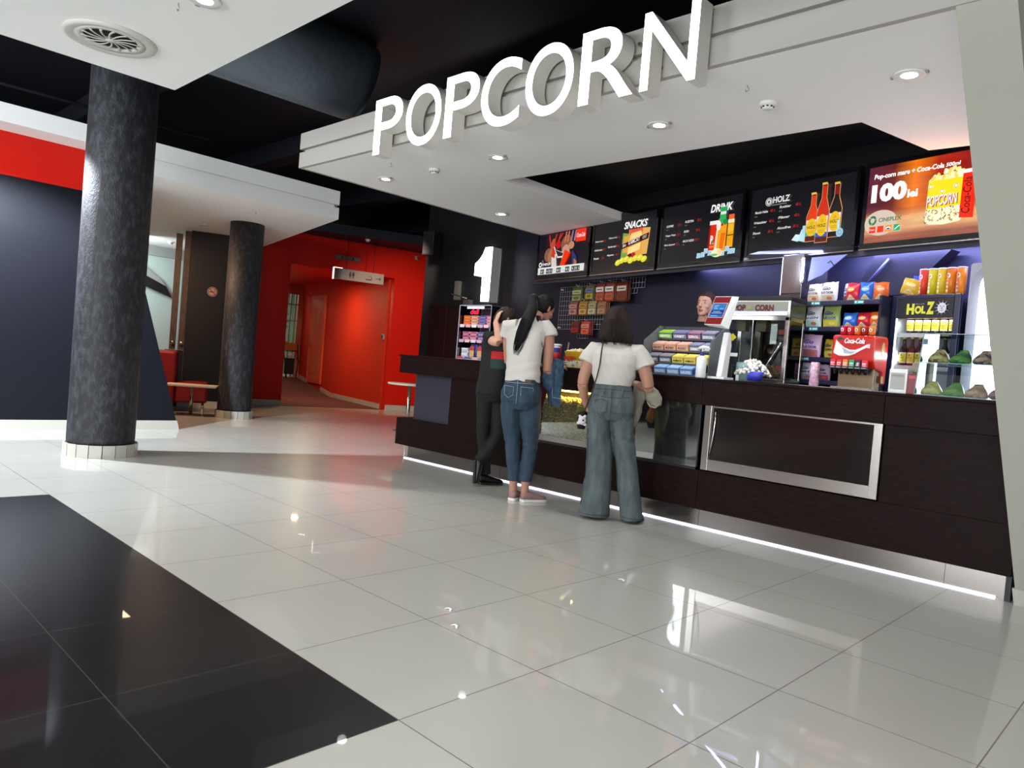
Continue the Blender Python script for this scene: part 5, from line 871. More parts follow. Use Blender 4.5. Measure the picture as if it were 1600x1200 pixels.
light('cooler_glow', 'AREA', (CW/2, -.02, 1.4), 7, (.93, .97, 1), .4, shape='RECTANGLE', size_y=.9, rot=(PI/2, 0, 0), parent=t)
# -- wire grid with hanging snack bags
t = thing('wire_grid', 'white wire display grid on the dark wall under the first two screens', 'display grid', BK(0, .46, 0), BKA)
b = MB(); RC = [(.17, 1.22, 1.735, 2.33), (.60, 1.92, 2.255, 2.452), (1.22, 1.79, 2.19, 2.255), (1.22, 1.67, 2.12, 2.19), (.64, .88, 1.61, 1.735)]
for x0, x1, z0, z1 in RC:
    nx = max(1, round((x1-x0)/.055)); nzz = max(1, round((z1-z0)/.066))
    for i in range(nx+1): x = x0+(x1-x0)*i/nx; b.tube([(x, 0, z0), (x, 0, z1)], .0024, 4)
    for i in range(nzz+1): z = z0+(z1-z0)*i/nzz; b.tube([(x0, 0, z), (x1, 0, z)], .0024, 4)
b.build('wires', mat('white_wire', '#b0b0b0', .4), t)
for x, z in ((.18, 2.3), (1.2, 2.3), (.18, 1.76), (1.9, 2.44)): b = MB(); b.box(x-.01, x+.01, 0, .04, z-.01, z+.01); b.build('wall_clip', M['plw'], t)
def hang(s, z, w, h, c, c2, c3, label, y=.36, n=3):
    for j in range(n):
        k = thing('snack_bag', label if j == 0 else label+[', next behind it', ', last behind it'][j-1], 'snack bag', BK(s+.004*j, y+.025*j, z-h), BKA+random.uniform(-.08, .08))
        b = MB(); b.loft([((0, 0, 0), w/2, .002), ((0, 0, h*.15), w*.49, .010), ((0, 0, h*.45), w*.48, .013), ((0, 0, h*.8), w*.48, .008), ((0, 0, h*.93), w*.49, .002), ((0, 0, h), w*.5, .0015)], 14, p=2.2); b.build('bag', mat('snack_'+c, c, .3, bump=(40, .6, ONE)), k)
        if j == 0: a = Art(lambda u, v, d: (u, -.014-d, v)); a.rect(-w*.42, h*.08, w*.42, h*.42, c2).rect(-w*.44, h*.52, w*.44, h*.78, c3).ell(0, h*.25, w*.3, h*.11, c, 12).rect(-w*.3, h*.62, w*.3, h*.67, '#2a2420'); a.build('print', k)
    b = MB(); e = .46-y; b.tube([(0, e, h+.02), (0, -.03, h+.02), (0, -.03, h+.035)], .003, 5); b.tube([(0, 0, h+.02), (0, -.0, h-.006)], .002, 4); kk = b.build('hook', M['plw'], t); kk.location = Vector((s, y-.46, z-h))
hang(.70, 2.30, .20, .20, '#5a5a34', '#8c8c5c', '#a8b078', 'green snack bag at the left of the top hanging row'); hang(.97, 2.31, .17, .19, '#6a6030', '#b89838', '#5c6c98', 'olive and blue snack bag, second in the top hanging row'); hang(1.19, 2.33, .18, .24, '#8c4030', '#b04c34', '#d8c8c4', 'white and brown snack bag, third in the top hanging row'); hang(1.38, 2.33, .18, .24, '#8c4434', '#c05030', '#dcd4d0', 'white and orange snack bag, fourth in the top hanging row'); hang(1.62, 2.33, .20, .25, '#6c2c20', '#7c3424', '#c8bca4', 'large cream and brown snack bag at the right of the top row')
hang(.64, 2.105, .19, .19, '#8c5048', '#b89088', '#c08878', 'pink and red snack bag at the left of the middle hanging row'); hang(.86, 2.105, .17, .19, '#94682c', '#c0a068', '#b07c34', 'amber snack bag, second in the middle hanging row'); hang(1.05, 2.105, .17, .19, '#8c7c5c', '#c0b498', '#a0906c', 'beige snack bag, third in the middle hanging row'); hang(1.25, 2.09, .17, .17, '#94603c', '#a8886c', '#8c6c54', 'tan snack bag partly hidden behind the woman with loose hair')
hang(.71, 1.825, .18, .155, '#7c1c18', '#a03028', '#5a2838', 'dark red snack bag, left of the bottom hanging pair'); hang(.94, 1.83, .18, .18, '#b04030', '#d86848', '#c88c7c', 'orange red snack bag, right of the bottom hanging pair')
# ================================================================ people
def frm(base, D):
    d = Vector((base[0]-CAM.x, base[1]-CAM.y, 0)); rz = math.atan2(d.y, d.x)-PI/2
    return rz, (lambda r, z, dd=0: Vector((r*(1+dd/D), dd, CAM.z+(z-CAM.z)*(1+dd/D))))
def axes(deg): a = math.radians(deg); return Vector((math.cos(a), math.sin(a), 0)), Vector((-math.sin(a), math.cos(a), 0))
def hframe(C, fwd, up=(0, 0, 1)):
    f = Vector(fwd).normalized(); u = Vector(up); u = (u-u.dot(f)*f).normalized(); s = f.cross(u); return Matrix.Translation(C) @ Matrix((s, f, u)).transposed().to_4x4()
def add_head(b, C, fwd, k=1.0, ears=True, up=(0, 0, 1)):
    T = b.T; b.T = hframe(C, fwd, up) @ Matrix.Scale(k, 4)
    for z0 in (0,):
        b.loft([((0, .070, -.118), .016, .012), ((0, .062, -.108), .034, .028), ((0, .040, -.088), .050, .052), ((0, .018, -.055), .062, .076), ((0, .006, -.015), .069, .090), ((0, .0, .025), .073, .096), ((0, -.004, .062), .071, .092), ((0, -.008, .092), .056, .074), ((0, -.010, .112), .032, .044), ((0, -.010, .118), .010, .014)], 24, p=2.1)
        b.tube([(0, .094, .012), (0, .106, -.012), (0, .116, -.030), (0, .100, -.040)], [(.006, .006), (.009, .009), (.015, .011), (.010, .006)], 10)
        b.ball((0, .092, -.062), (.022, .010, .006), 10, 6); b.ball((0, .091, -.072), (.018, .010, .006), 10, 6); b.ball((0, .078, -.100), (.020, .014, .012), 10, 6); b.ball((0, .082, .028), (.046, .014, .009), 12, 6)
        for s in (-1, 1): b.ball((s*.045, .060, -.030), (.020, .022, .018), 10, 6)
        if ears:
            for s in (-1, 1): b.ball((s*.074, -.004, -.008), (.009, .017, .031), 10, 8); b.ball((s*.078, -.010, .006), (.008, .014, .016), 8, 6)
    b.T = T
def add_hand(b, wrist, dirn, palm, curl=.5, thumb=1, L=.175):
    """dirn: towards the fingers; palm: where the palm faces; thumb: +1/-1 side"""
    d = Vector(dirn).normalized(); n = Vector(palm); n = (n-n.dot(d)*d).normalized(); s = d.cross(n)*thumb; w = Vector(wrist)
    b.tube([w, w+d*.03, w+d*.065, w+d*.088], [(.024, .018), (.034, .015), (.040, .014), (.038, .011)], 12, ref=n)
    for i, (off, ln) in enumerate(((.029, .070), (.010, .078), (-.010, .073), (-.028, .058))):
        p = w+d*.082+s*off; c = curl*(.8+.15*i); q = [p]; a = .25*c
        for seg in (.42, .33, .25): q.append(q[-1]+(d*math.cos(a)+n*math.sin(a))*ln*seg); a += c
        b.tube(q, [.0095, .0088, .0080, .0062], 8, ref=s)
    p = w+d*.022+s*.026; b.tube([p, p+d*.022+s*.022+n*.006, p+d*.045+s*.030+n*.016, p+d*.066+s*.028+n*.026], [.013, .0115, .010, .0075], 8, ref=n)
def shoe(parent, heel, dirn, up=(0, 0, 1), L=.25, um=None, sm=None, name='shoe', mark=None, high=.085):
    T = hframe(heel, dirn, up); b = MB(); b.T = T   # local: x side, y forward, z up
    prof = [(0, .024, .0, .070), (.05, .034, .0, high), (.20, .038, .0, high+.006), (.33, .039, 0, high-.006), (.46, .041, 0, .080), (.62, .045, 0, .066), (.80, .045, 0, .058), (.92, .036, 0, .050), (1, .018, 0, .038)]
    R = []
    for t_, w_, z0, z1 in prof:
        R.append([(w_*math.cos(2*PI*j/16), L*t_, .012+(z1-.012)*(.5+.5*math.sin(2*PI*j/16)) if True else 0) for j in range(16)])
    b.rings(R, True); o = b.build(name, um, parent); s = o.modifiers.new('s', 'SUBSURF'); s.levels = s.render_levels = 1
    b = MB(); b.T = T; out = [(w_+.003, L*t_) for t_, w_, _, _ in prof]; P = [(x, y) for x, y in out]+[(-x, y) for x, y in out[::-1]]; b.ext([(x, y) for x, y in P], .0, .024); so = b.build('sole', sm, o, .004)
    if mark:
        a = Art(lambda u, v, d: tuple(T @ Vector((.0385+d-.10*max(0, v-.045)*1.2-.02*abs(u-.45), L*u, v))), eps=.001); a.poly([(.22, .058), (.38, .036), (.50, .036), (.72, .054), (.52, .046), (.36, .048)], mark); k_ = a.build('side_mark', o)
    return o
def strands(b, n, fn, r0=.004, r1=.0012, k=7):
    for i in range(n):
        P = fn(i); b.tube(P, [r0+(r1-r0)*j/(len(P)-1) for j in range(len(P))], 5)
rnd = random.Random(11)
def skinpart(b, name, m, parent, v=.006, it=3): return cleft(b.build(name, m, parent), v, it)
def folds(amp, sc, seed=0, stretch=(1, 1, 1)):
    return lambda c: amp*(noise.noise(Vector((c.x*stretch[0], c.y*stretch[1], c.z*stretch[2]))*sc+Vector((seed, 0, 0)))+.5*noise.noise(c*sc*2.3+Vector((0, seed, 0))))
# ---------------------------------------------------------------- woman with ponytail
base = (-2.468, 3.184, 0); rz, V = frm(base, 6.32); S, F = axes(-32)
t = thing('person', 'woman with long dark ponytail, white tee, blue jeans and mauve trainers', 'person', base, rz)
b = MB(); HC = V(.055, 1.665, .24); hf = Vector((.72, .62, -.42)); add_head(b, HC, hf, .98)
b.tube([V(-.045, 1.50, .12), V(-.02, 1.56, .15), V(.02, 1.61, .19)], [(.062, .058), (.054, .05), (.052, .05)], 14)
b.loft([(V(-.08, 1.00, .04), .13, .09), (V(-.08, 1.25, .05), .13, .09), (V(-.08, 1.42, .08), .15, .09), (V(-.06, 1.51, .11), .10, .06)], 18, S, F)
shR, elR, wrR = V(.085, 1.515, .07), V(.125, 1.135, .07), V(.225, 1.185, .36)
b.tube([V(.03, 1.50, .09), shR, V(.118, 1.42, .06), V(.125, 1.28, .06), elR], [.05, .052, .050, .045, .040], 14); b.tube([elR, (elR+wrR)/2, wrR], [.040, .036, .026], 12); add_hand(b, wrR, (.35, .93, .05), (-.2, .1, -1), .55, -1)
shL, elL, wrL = V(-.235, 1.50, .12), V(-.21, 1.18, .26), V(-.03, 1.20, .50)
b.tube([V(-.16, 1.50, .1), shL, V(-.23, 1.35, .18), elL], [.05, .052, .045, .040], 12); b.tube([elL, wrL], [.038, .026], 10); add_hand(b, wrL, (.8, .55, 0), (0, 0, -1), .5, 1)
for x, y in ((-.083, -.005), (.020, -.03)): b.tube([V(x, .27, y), V(x, .17, y), (x, y+.01, .085), (x, y+.03, .055)], [.040, .038, .033, .034], 12)
b.loft([(V(-.078, .80, .03), .13, .09), (V(-.078, .90, .03), .15, .10), (V(-.08, 1.02, .04), .13, .09)], 16, S, F); b.tube([V(-.14, .84, .02), V(-.118, .5, .035), V(-.088, .25, 0)], [.07, .042, .036], 10); b.tube([V(.0, .84, .0), V(.034, .5, .0), V(.022, .25, -.03)], [.07, .042, .036], 10)
o = skinpart(b, 'body', M['skin'], t, .0055); paint(o, M['lips'], lambda c: False)
b = MB(); b.loft([(V(-.078, 1.025, .035), .160, .120), (V(-.078, 1.06, .035), .158, .118), (V(-.082, 1.15, .04), .155, .112), (V(-.085, 1.26, .05), .162, .115), (V(-.083, 1.37, .07), .178, .122), (V(-.078, 1.46, .09), .186, .112), (V(-.07, 1.52, .11), .160, .085), (V(-.055, 1.565, .135), .095, .062), (V(-.04, 1.585, .15), .066, .056)], 28, S, F)
b.tube([V(.02, 1.50, .09), V(.085, 1.515, .07), V(.118, 1.465, .06), V(.128, 1.43, .055)], [.06, .064, .064, .066], 16, cap=True); b.tube([V(-.16, 1.50, .1), V(-.24, 1.49, .12), V(-.245, 1.40, .15)], [.06, .066, .066], 16)
o = skinpart(b, 'tee_shirt', M['tee'], t, .007); ripple(o, folds(.006, 7, 3, (1, 1, .6)))
def lk(c): q = c.z-1.12-.35*(c.x+.08); return .0035*math.sin(q*70)*max(0, 1-abs(c.z-1.13)/.14)
ripple(o, lk)
b = MB(); b.loft([(V(-.078, .79, .03), .150, .115), (V(-.078, .86, .018), .180, .146), (V(-.078, .93, .018), .178, .143), (V(-.078, 1.0, .03), .160, .122), (V(-.078, 1.062, .035), .150, .112)], 28, S, F, p=2.4)
b.tube([V(-.158, .90, .03), V(-.158, .80, .03), V(-.143, .66, .03), V(-.118, .5, .035), V(-.104, .36, .01), V(-.088, .25, .0), V(-.085, .172, -.003)], [.085, .095, .084, .066, .062, .055, .051], 18)
b.tube([V(.005, .90, .0), V(.010, .80, .0), V(.022, .66, .0), V(.034, .5, .0), V(.030, .36, -.02), V(.022, .25, -.03), V(.019, .172, -.033)], [.085, .095, .084, .067, .062, .056, .052], 18)
o = skinpart(b, 'jeans', M['denim'], t, .0065); ripple(o, folds(.0045, 9, 8)); ripple(o, lambda c: .003*math.sin(c.z*95+c.x*20)*max(0, 1-abs(c.z-.5)/.1))
def stitch(b, P, r=.0018): b.tube(P, r, 5)
def onback(r, z, off=.0):    # point just outside the back of the hips, in the view frame
    p = V(r, z, 0); c = Vector((-.078, .02, 0)); q = p-c; q.z = 0; a_, b_ = .182, .15; x = max(-.97, min(.97, (q.x*S.x)/a_)); return Vector((p.x, .02-b_*math.sqrt(1-x*x)*1.02-off-.004, p.z))
b = MB()
stitch(b, [onback(-.115, z) for z in (.84, .92, 1.0, 1.05)])
for (x0, x1) in ((-.225, -.145), (-.085, .02)): stitch(b, [onback(x0, .985), onback(x0+.004, .91), onback((x0+x1)/2, .885), onback(x1-.004, .91), onback(x1, .98), onback(x0, .985)])
stitch(b, [onback(-.22+.03*i, 1.015) for i in range(9)]); b.build('pocket_stitching', M['thread'], t)
b = MB(); b.box(-.0, .05, -.003, .003, 0, .028); o = b.build('leather_patch', mat('leather_patch', '#4a3428', .6), t); o.location = onback(-.055, 1.022, .004); o.rotation_euler = (0, 0, -.1)
b = MB(); kT = hframe(HC, hf) @ Matrix.Scale(.98, 4); b.T = kT; b.loft([((0, -.045, -.075), .035, .030), ((0, -.035, -.045), .072, .072), ((0, -.020, .0), .082, .094), ((0, -.012, .045), .083, .098), ((0, -.012, .088), .068, .084), ((0, -.012, .118), .038, .048), ((0, -.012, .126), .012, .014)], 22, p=2.1); b.T = Matrix.Identity(4)
root = HC+Vector((-.075, -.045, .075)); PT = [root, root+Vector((-.035, -.05, .015)), V(-.045, 1.665, .03), V(-.085, 1.55, -.04), V(-.118, 1.44, -.06), V(-.142, 1.34, -.06), V(-.158, 1.285, -.05)]
b.tube(PT, [(.026, .024), (.032, .028), (.046, .026), (.050, .024), (.044, .020), (.030, .013), (.008, .005)], 14)
b.tube([V(.0, 1.60, .10), V(.015, 1.52, .02), V(.03, 1.46, -.01), V(.045, 1.40, -.02)], [.012, .014, .010, .003], 6)
hp = cleft(b.build('hair', M['hairk'], t), .006, 2)
b = MB()
def pony(i):
    a_, q = rnd.uniform(0, 6.28), rnd.uniform(.6, 1.15); e = rnd.uniform(-.04, .045); return [p+Vector((math.cos(a_)*w_*q, math.sin(a_)*w_*.5*q-.004, (e*j/6 if j > 3 else 0))) for j, (p, w_) in enumerate(zip(PT, (.024, .03, .044, .05, .046, .036, .022)))]
strands(b, 46, pony, .0045)
for i in range(7): x = .0+.008*i; strands(b, 1, lambda _: [V(x-.02, 1.60, .12), V(x, 1.52, .015), V(x+.012, 1.44-.01*i, -.025), V(x+.03, 1.385-.01*i, -.03)], .003)
b.build('loose_strands', M['hairk'], t); b = MB(); b.tube([root+Vector((-.02, -.03, .01)), root+Vector((-.035, -.045, .013))], [.031, .031], 12); b.build('hair_tie', mat('hair_tie', '#3a1a1c', .6), t)
shoe(t, Vector((-.092, -.03, 0)), (.42, .9, 0), um=M['pink'], sm=M['solew'], L=.235, high=.098); shoe(t, Vector((-.010, -.035, 0)), (.90, .43, 0), um=M['pink'], sm=M['solew'], L=.245, mark='#2c1416', high=.098)
# jacket over her arm
J = thing('denim_jacket', 'blue denim jacket hanging over the forearm of the ponytailed woman', 'jacket', base, rz)
b = MB(); b.loft([(V(.185, 1.245, .18), .035, .05), (V(.185, 1.225, .18), .070, .075), (V(.19, 1.13, .17), .082, .075), (V(.197, 1.02, .17), .075, .06), (V(.205, .92, .17), .066, .05), (V(.208, .86, .17), .060, .042)], 20, p=2.2)
b.tube([V(.15, 1.20, .10), V(.135, 1.08, .10), V(.15, 1.02, .10), V(.165, .98, .11)], [(.05, .03), (.05, .035), (.045, .03), (.03, .02)], 12); o = skinpart(b, 'jacket_body', M['denimj'], J, .0065, 2); ripple(o, folds(.012, 10, 4, (1.6, 1.6, .5)))
b = MB(); b.loft([(V(.222, .93, .125), .042, .02), (V(.226, .85, .125), .044, .026), (V(.228, .845, .125), .040, .022)], 14); b.build('sleeve_cuff', M['denimj'], J)
b = MB(); stitch(b, [V(.165, 1.18, .085), V(.175, 1.08, .085), V(.185, .98, .095), V(.19, .88, .11)], .0022); stitch(b, [V(.186, .915, .098), V(.226, .91, .095), V(.262, .905, .10)], .0022); b.build('seam', M['thread'], J)
b = MB(); b.loft([(V(.125, 1.06, .17), .02, .02), (V(.118, .98, .17), .026, .03), (V(.108, .88, .17), .022, .03), (V(.098, .775, .17), .012, .02)], 12); o = b.build('maroon_scarf', M['maroon'], None); o.location = base; o.rotation_euler = (0, 0, rz); tag(o, 'strip of maroon cloth hanging beside the denim jacket', 'cloth')
ripple(o, folds(.006, 14, 2))
# stick held up
b = MB(); b.tube([(-2.84, 4.06, TP+.001), (-2.82, 4.06, TP+.245)], .008, 8); tag(b.build('wooden_stick', mat('stick_brown', '#8c6c54', .6)), 'thin brown stick standing upright right of the paper cup', 'stick')
# ---------------------------------------------------------------- woman with loose hair
base = (-1.619, 3.328, 0); rz, V = frm(base, 5.9); S, F = axes(3)
t = thing('person', 'woman with shoulder length brown hair, white tee and wide faded jeans at the counter', 'person', base, rz)
HC = V(-.088, 1.572, .06); hf = Vector((.12, .95, -.28)); b = MB(); add_head(b, HC, hf, .98)
b.tube([V(-.078, 1.38, .02), V(-.08, 1.44, .035), V(-.085, 1.50, .05)], [.058, .052, .052], 14)
b.loft([(V(-.077, 1.0, .0), .12, .09), (V(-.078, 1.2, .0), .15, .10), (V(-.075, 1.33, .01), .16, .09), (V(-.075, 1.40, .02), .09, .06)], 18, S, F)
eL, wL = V(-.318, 1.055, -.01), V(-.272, .885, .10); b.tube([V(-.18, 1.345, .01), V(-.245, 1.33, .0), V(-.285, 1.22, -.01), V(-.312, 1.12, -.015), eL], [.055, .058, .052, .046, .043], 14); b.tube([eL, V(-.300, .97, .04), wL], [.043, .037, .026], 12); add_hand(b, wL, (.15, .25, -.95), (.9, .2, .1), .5, 1)
eR, wR = V(.200, 1.075, .0), V(.09, 1.095, .25); b.tube([V(.03, 1.345, .01), V(.10, 1.33, .0), V(.155, 1.22, -.01), V(.185, 1.13, -.01), eR], [.055, .058, .054, .048, .045], 14); b.tube([eR, (eR+wR)/2+Vector((0, 0, -.01)), wR], [.044, .038, .027], 12); add_hand(b, wR, (-.4, .9, 0), (0, 0, -1), .6, -1)
b.loft([(V(-.077, .80, .0), .14, .10), (V(-.077, .90, .0), .15, .10), (V(-.077, 1.02, .0), .12, .09)], 16, S, F)
for x0, x1, x2 in ((-.15, -.125, -.14), (.0, .07, .16)): b.tube([V(x0, .84, .0), V(x1, .45, .0), (x2, .0, .10), (x2, .02, .06)], [.08, .05, .036, .036], 10)
skinpart(b, 'body', M['skin'], t, .0055)
b = MB(); b.loft([(V(-.077, 1.058, .0), .140, .105), (V(-.077, 1.085, .0), .150, .118), (V(-.079, 1.15, .0), .172, .130), (V(-.079, 1.24, .0), .182, .133), (V(-.077, 1.31, .005), .184, .122), (V(-.076, 1.365, .012), .165, .096), (V(-.076, 1.405, .022), .108, .070), (V(-.077, 1.43, .03), .070, .058)], 28, S, F)
b.tube([V(-.17, 1.34, .01), V(-.245, 1.34, .0), V(-.283, 1.275, -.005), V(-.300, 1.232, -.008)], [.062, .068, .070, .073], 16); b.tube([V(.02, 1.34, .01), V(.095, 1.345, .0), V(.145, 1.275, -.005), V(.165, 1.232, -.008)], [.062, .068, .072, .075], 16)
o = skinpart(b, 'tee_shirt', M['tee'], t, .007); ripple(o, folds(.006, 8, 1, (1, 1, .6))); ripple(o, lambda c: .005*math.sin((c.z*.75+c.x)*62+3*noise.noise(c*5))*max(0, 1-abs(c.z-1.2)/.16)*(1 if c.x > -.2 else .3))
b = MB(); b.loft([(V(-.077, .79, .0), .160, .115), (V(-.077, .86, -.012), .184, .150), (V(-.077, .92, -.010), .182, .146), (V(-.077, 1.0, .0), .164, .122), (V(-.077, 1.075, .0), .150, .112)], 28, S, F, p=2.5)
b.tube([V(-.160, .92, .0), V(-.165, .80, .0), V(-.152, .66, .0), V(-.136, .5, .0), V(-.132, .34, .0), V(-.138, .16, .0), (-.140, .0, .022)], [(.085, .10), (.098, .115), (.100, .108), (.104, .105), (.108, .108), (.118, .118), (.126, .125)], 22)
b.tube([V(.005, .92, .0), V(.015, .80, .0), V(.040, .66, .01), V(.072, .5, .01), V(.10, .34, .01), V(.135, .16, .0), (.160, .0, .022)], [(.085, .10), (.094, .115), (.090, .105), (.086, .10), (.086, .10), (.088, .11), (.090, .12)], 22)
o = skinpart(b, 'jeans', M['denimg'], t, .007); ripple(o, folds(.007, 6.5, 5, (1.4, 1.4, .55))); ripple(o, lambda c: -.004*math.sin(c.z*80+c.x*14)*max(0, 1-abs(c.z-.66)/.1))
def ob(r, z, off=0): p = V(r, z, 0); x = max(-.97, min(.97, (p.x+.077)/.186)); return Vector((p.x, -.012-.150*math.sqrt(1-x*x)-.005-off, p.z))
b = MB(); dst = mat('dark_stitch', '#22303a', .7)
for P in ([(-.077, .80), (-.077, .9), (-.077, 1.0), (-.077, 1.04)], [(-.205, .945), (-.198, .86), (-.155, .83), (-.108, .865), (-.105, .94)], [(-.0, .93), (.015, .84), (.06, .80), (.085, .84)], [(-.21, .985), (-.15, .975), (-.08, .97), (0, .975), (.06, .985)], [(-.215, 1.03), (-.14, 1.035), (-.07, 1.035), (.0, 1.035), (.06, 1.03)], [(-.205, .945), (-.15, .955), (-.105, .94)]): stitch(b, [ob(x, z) for x, z in P], .0022)
stitch(b, [V(-.235, .9, -.06), V(-.245, .7, -.06), V(-.232, .5, -.06), V(-.236, .3, -.07), V(-.252, .1, -.07)], .0025)
for zz, cx, rr_ in ((.045, -.140, .128), (.045, .160, .092)): stitch(b, [(cx+rr_*math.cos(q), .0-(.127 if cx < 0 else .122)*math.sin(q), zz) for q in [PI*k/10 for k in range(1, 10)]], .0025)
b.build('seam_stitching', dst, t)
b = MB(); b.tube([ob(.0, .985, .002), ob(.0, 1.05, .004)], (.006), 6); b.tube([ob(-.14, .99, .002), ob(-.14, 1.05, .004)], (.006), 6); b.build('belt_loop', M['denimg'], t)
shoe(t, Vector((.165, -.075, 0)), (.25, .95, 0), um=M['shoe'], sm=M['sole'], L=.24); shoe(t, Vector((-.135, -.03, 0)), (-.05, 1, 0), um=M['shoe'], sm=M['sole'], L=.24)
def bob(z, q): # outline of the hair mass: centre and radii at height z
    return
HL = [(1.700, -.088, .05, .012, .012), (1.694, -.088, .05, .042, .048), (1.672, -.088, .045, .070, .082), (1.635, -.090, .038, .090, .108), (1.585, -.092, .026, .104, .120), (1.53, -.092, .014, .118, .120), (1.485, -.090, .0, .130, .112), (1.445, -.088, -.015, .134, .090), (1.418, -.082, -.03, .128, .066), (1.405, -.075, -.035, .108, .045)]
b = MB(); b.loft([(V(x, z, y), rx, ry) for z, x, y, rx, ry in HL[::-1]], 26, p=2.2); o = cleft(b.build('hair', M['hairb'], t), .006, 2); ripple(o, lambda c: .004*noise.noise(Vector((c.x*45, c.y*45, c.z*4))))
b = MB()
def bobs(i):
    a_ = rnd.uniform(PI*.98, PI*2.02); e = rnd.uniform(-.02, .018); return [V(x+rx*1.01*math.cos(a_), z+(e*j/8 if j > 5 else 0), y+ry*1.02*math.sin(a_)) for j, (z, x, y, rx, ry) in enumerate(HL[1:])]
strands(b, 110, bobs, .0036, .0016); b.build('hair_strands', M['hairb'], t)
# jacket over her right arm
J = thing('beige_jacket', 'beige canvas jacket draped over the right arm of the woman with loose hair', 'jacket', base, rz)
b = MB(); b.loft([(V(.205, 1.09, .13), .03, .04), (V(.22, 1.06, .13), .06, .06), (V(.245, .995, .13), .075, .055), (V(.262, .94, .13), .055, .035), (V(.262, .925, .13), .03, .02)], 18, p=2)
b.loft([(V(.14, 1.10, .17), .05, .05), (V(.135, 1.0, .17), .055, .05), (V(.12, .88, .16), .048, .045), (V(.10, .78, .15), .036, .035), (V(.085, .70, .14), .022, .02)], 18, p=2); o = skinpart(b, 'jacket_body', M['beige'], J, .0065, 2); ripple(o, folds(.012, 9, 6, (1.6, 1.6, .6)))
b = MB(); b.tube([V(.20, .96, .07), V(.225, .925, .07), V(.265, .918, .07), V(.298, .95, .08)], .007, 8); b.build('rolled_edge', M['beige'], J)
# shoulder bag with plush charm
B_ = thing('shoulder_bag', 'small black shoulder bag on a thin brown strap with a white plush charm', 'bag', base, rz)
b = MB(); b.tube([V(-.17, 1.425, .03), V(-.185, 1.40, -.075), V(-.190, 1.33, -.130), V(-.195, 1.22, -.142), V(-.21, 1.12, -.128), V(-.238, 1.0, -.11), V(-.278, .86, -.06), V(-.29, .80, .0)], (.0055), 6); b.build('strap', mat('strap_brown', '#2a1614', .5), B_)
b = MB(); b.loft([(V(-.300, .70, .06), .03, .06), (V(-.300, .74, .06), .04, .075), (V(-.298, .82, .06), .04, .07), (V(-.295, .84, .06), .02, .05)], 16); b.build('bag_body', M['blackc'], B_, 0)
ch = mat('plush_white', '#cfc4c8', .9, bump=(60, 1, ONE)); b = MB(); c = V(-.296, .765, -.035); b.ball(c, (.034, .026, .036), 14, 10); b.ball(c+Vector((-.022, 0, .034)), .013, 8, 6); b.ball(c+Vector((.02, 0, .036)), .013, 8, 6); b.ball(c+Vector((-.030, 0, -.022)), .014, 8, 6); b.ball(c+Vector((.024, 0, -.03)), .014, 8, 6); o = cleft(b.build('plush_charm', ch, B_), .004, 1)
b = MB(); b.ball(c+Vector((.008, -.027, .004)), (.007, .004, .009), 8, 6); b.build('charm_eye', M['plb'], B_)
# ---------------------------------------------------------------- man leaning on the counter
base = (-3.241, 3.379, 0); rz, V = frm(base, 7.0); S, F = axes(-28)
t = thing('person', 'person in black with red and green tee stripes bending over, hand on head', 'person', base, rz)
b = MB(); HC = V(.135, 1.585, .20); hf = Vector((.80, .42, -.62)); add_head(b, HC, hf, .96)
b.tube([V(.12, 1.42, .12), V(.12, 1.49, .15), V(.125, 1.54, .18)], [.06, .055, .052], 12); b.loft([(V(.07, .98, .02), .12, .08), (V(.09, 1.2, .05), .13, .09), (V(.11, 1.38, .09), .15, .09), (V(.12, 1.45, .12), .08, .05)], 16, S, F)
eL, wL = V(.098, 1.365, -.06), V(.052, 1.555, .06); b.tube([V(.02, 1.40, .10), V(-.0, 1.40, .04), V(.05, 1.37, -.02), eL], [.05, .05, .044, .040], 12); b.tube([eL, V(.082, 1.46, -.02), wL], [.040, .037, .027], 12); add_hand(b, wL, (.25, .45, .85), (.75, .35, -.3), .35, 1)
b.tube([V(.20, 1.42, .14), V(.27, 1.40, .16), V(.30, 1.25, .30), V(.22, 1.24, .48)], [.05, .05, .04, .028], 12); add_hand(b, V(.22, 1.235, .48), (-.3, .9, 0), (0, 0, -1), .3, -1, )
b.tube([V(.03, .9, .02), V(.03, .5, .02), (.065, .03, .12)], [.07, .05, .04], 10); b.tube([V(.12, .9, .03), V(.17, .5, .0), V(.0, .22, -.02)], [.07, .05, .04], 10); b.loft([(V(.07, .84, .02), .12, .09), (V(.07, 1.0, .02), .12, .08)], 14, S, F)
b.tube([V(.20, 1.05, .0), V(.215, .96, .0), V(.225, .89, -.01)], [.03, .03, .026], 8)
o = skinpart(b, 'body', M['skin2'], t, .0055); paint(o, M['blackc'], lambda c: c.z < .75)
b = MB(); b.loft([(V(.065, .93, .02), .150, .11), (V(.075, 1.05, .03), .145, .108), (V(.085, 1.2, .05), .150, .112), (V(.10, 1.33, .08), .172, .12), (V(.11, 1.41, .10), .172, .105), (V(.12, 1.455, .12), .12, .075), (V(.12, 1.485, .14), .07, .058)], 24, S, F)
b.tube([V(.03, 1.40, .10), V(-.005, 1.41, .05), V(.03, 1.385, -.0)], [.058, .062, .058], 14); b.tube([V(.19, 1.42, .14), V(.27, 1.405, .16), V(.285, 1.34, .2)], [.058, .062, .06], 14)
o = skinpart(b, 'tee_shirt', M['blackc'], t, .007)
paint(o, mat('stripe_red', '#a3140f', .8), lambda c: 1.205 < c.z < 1.28 and c.x > .035); paint(o, mat('stripe_green', '#1c3230', .85), lambda c: 1.115 < c.z <= 1.205 and c.x > .035)
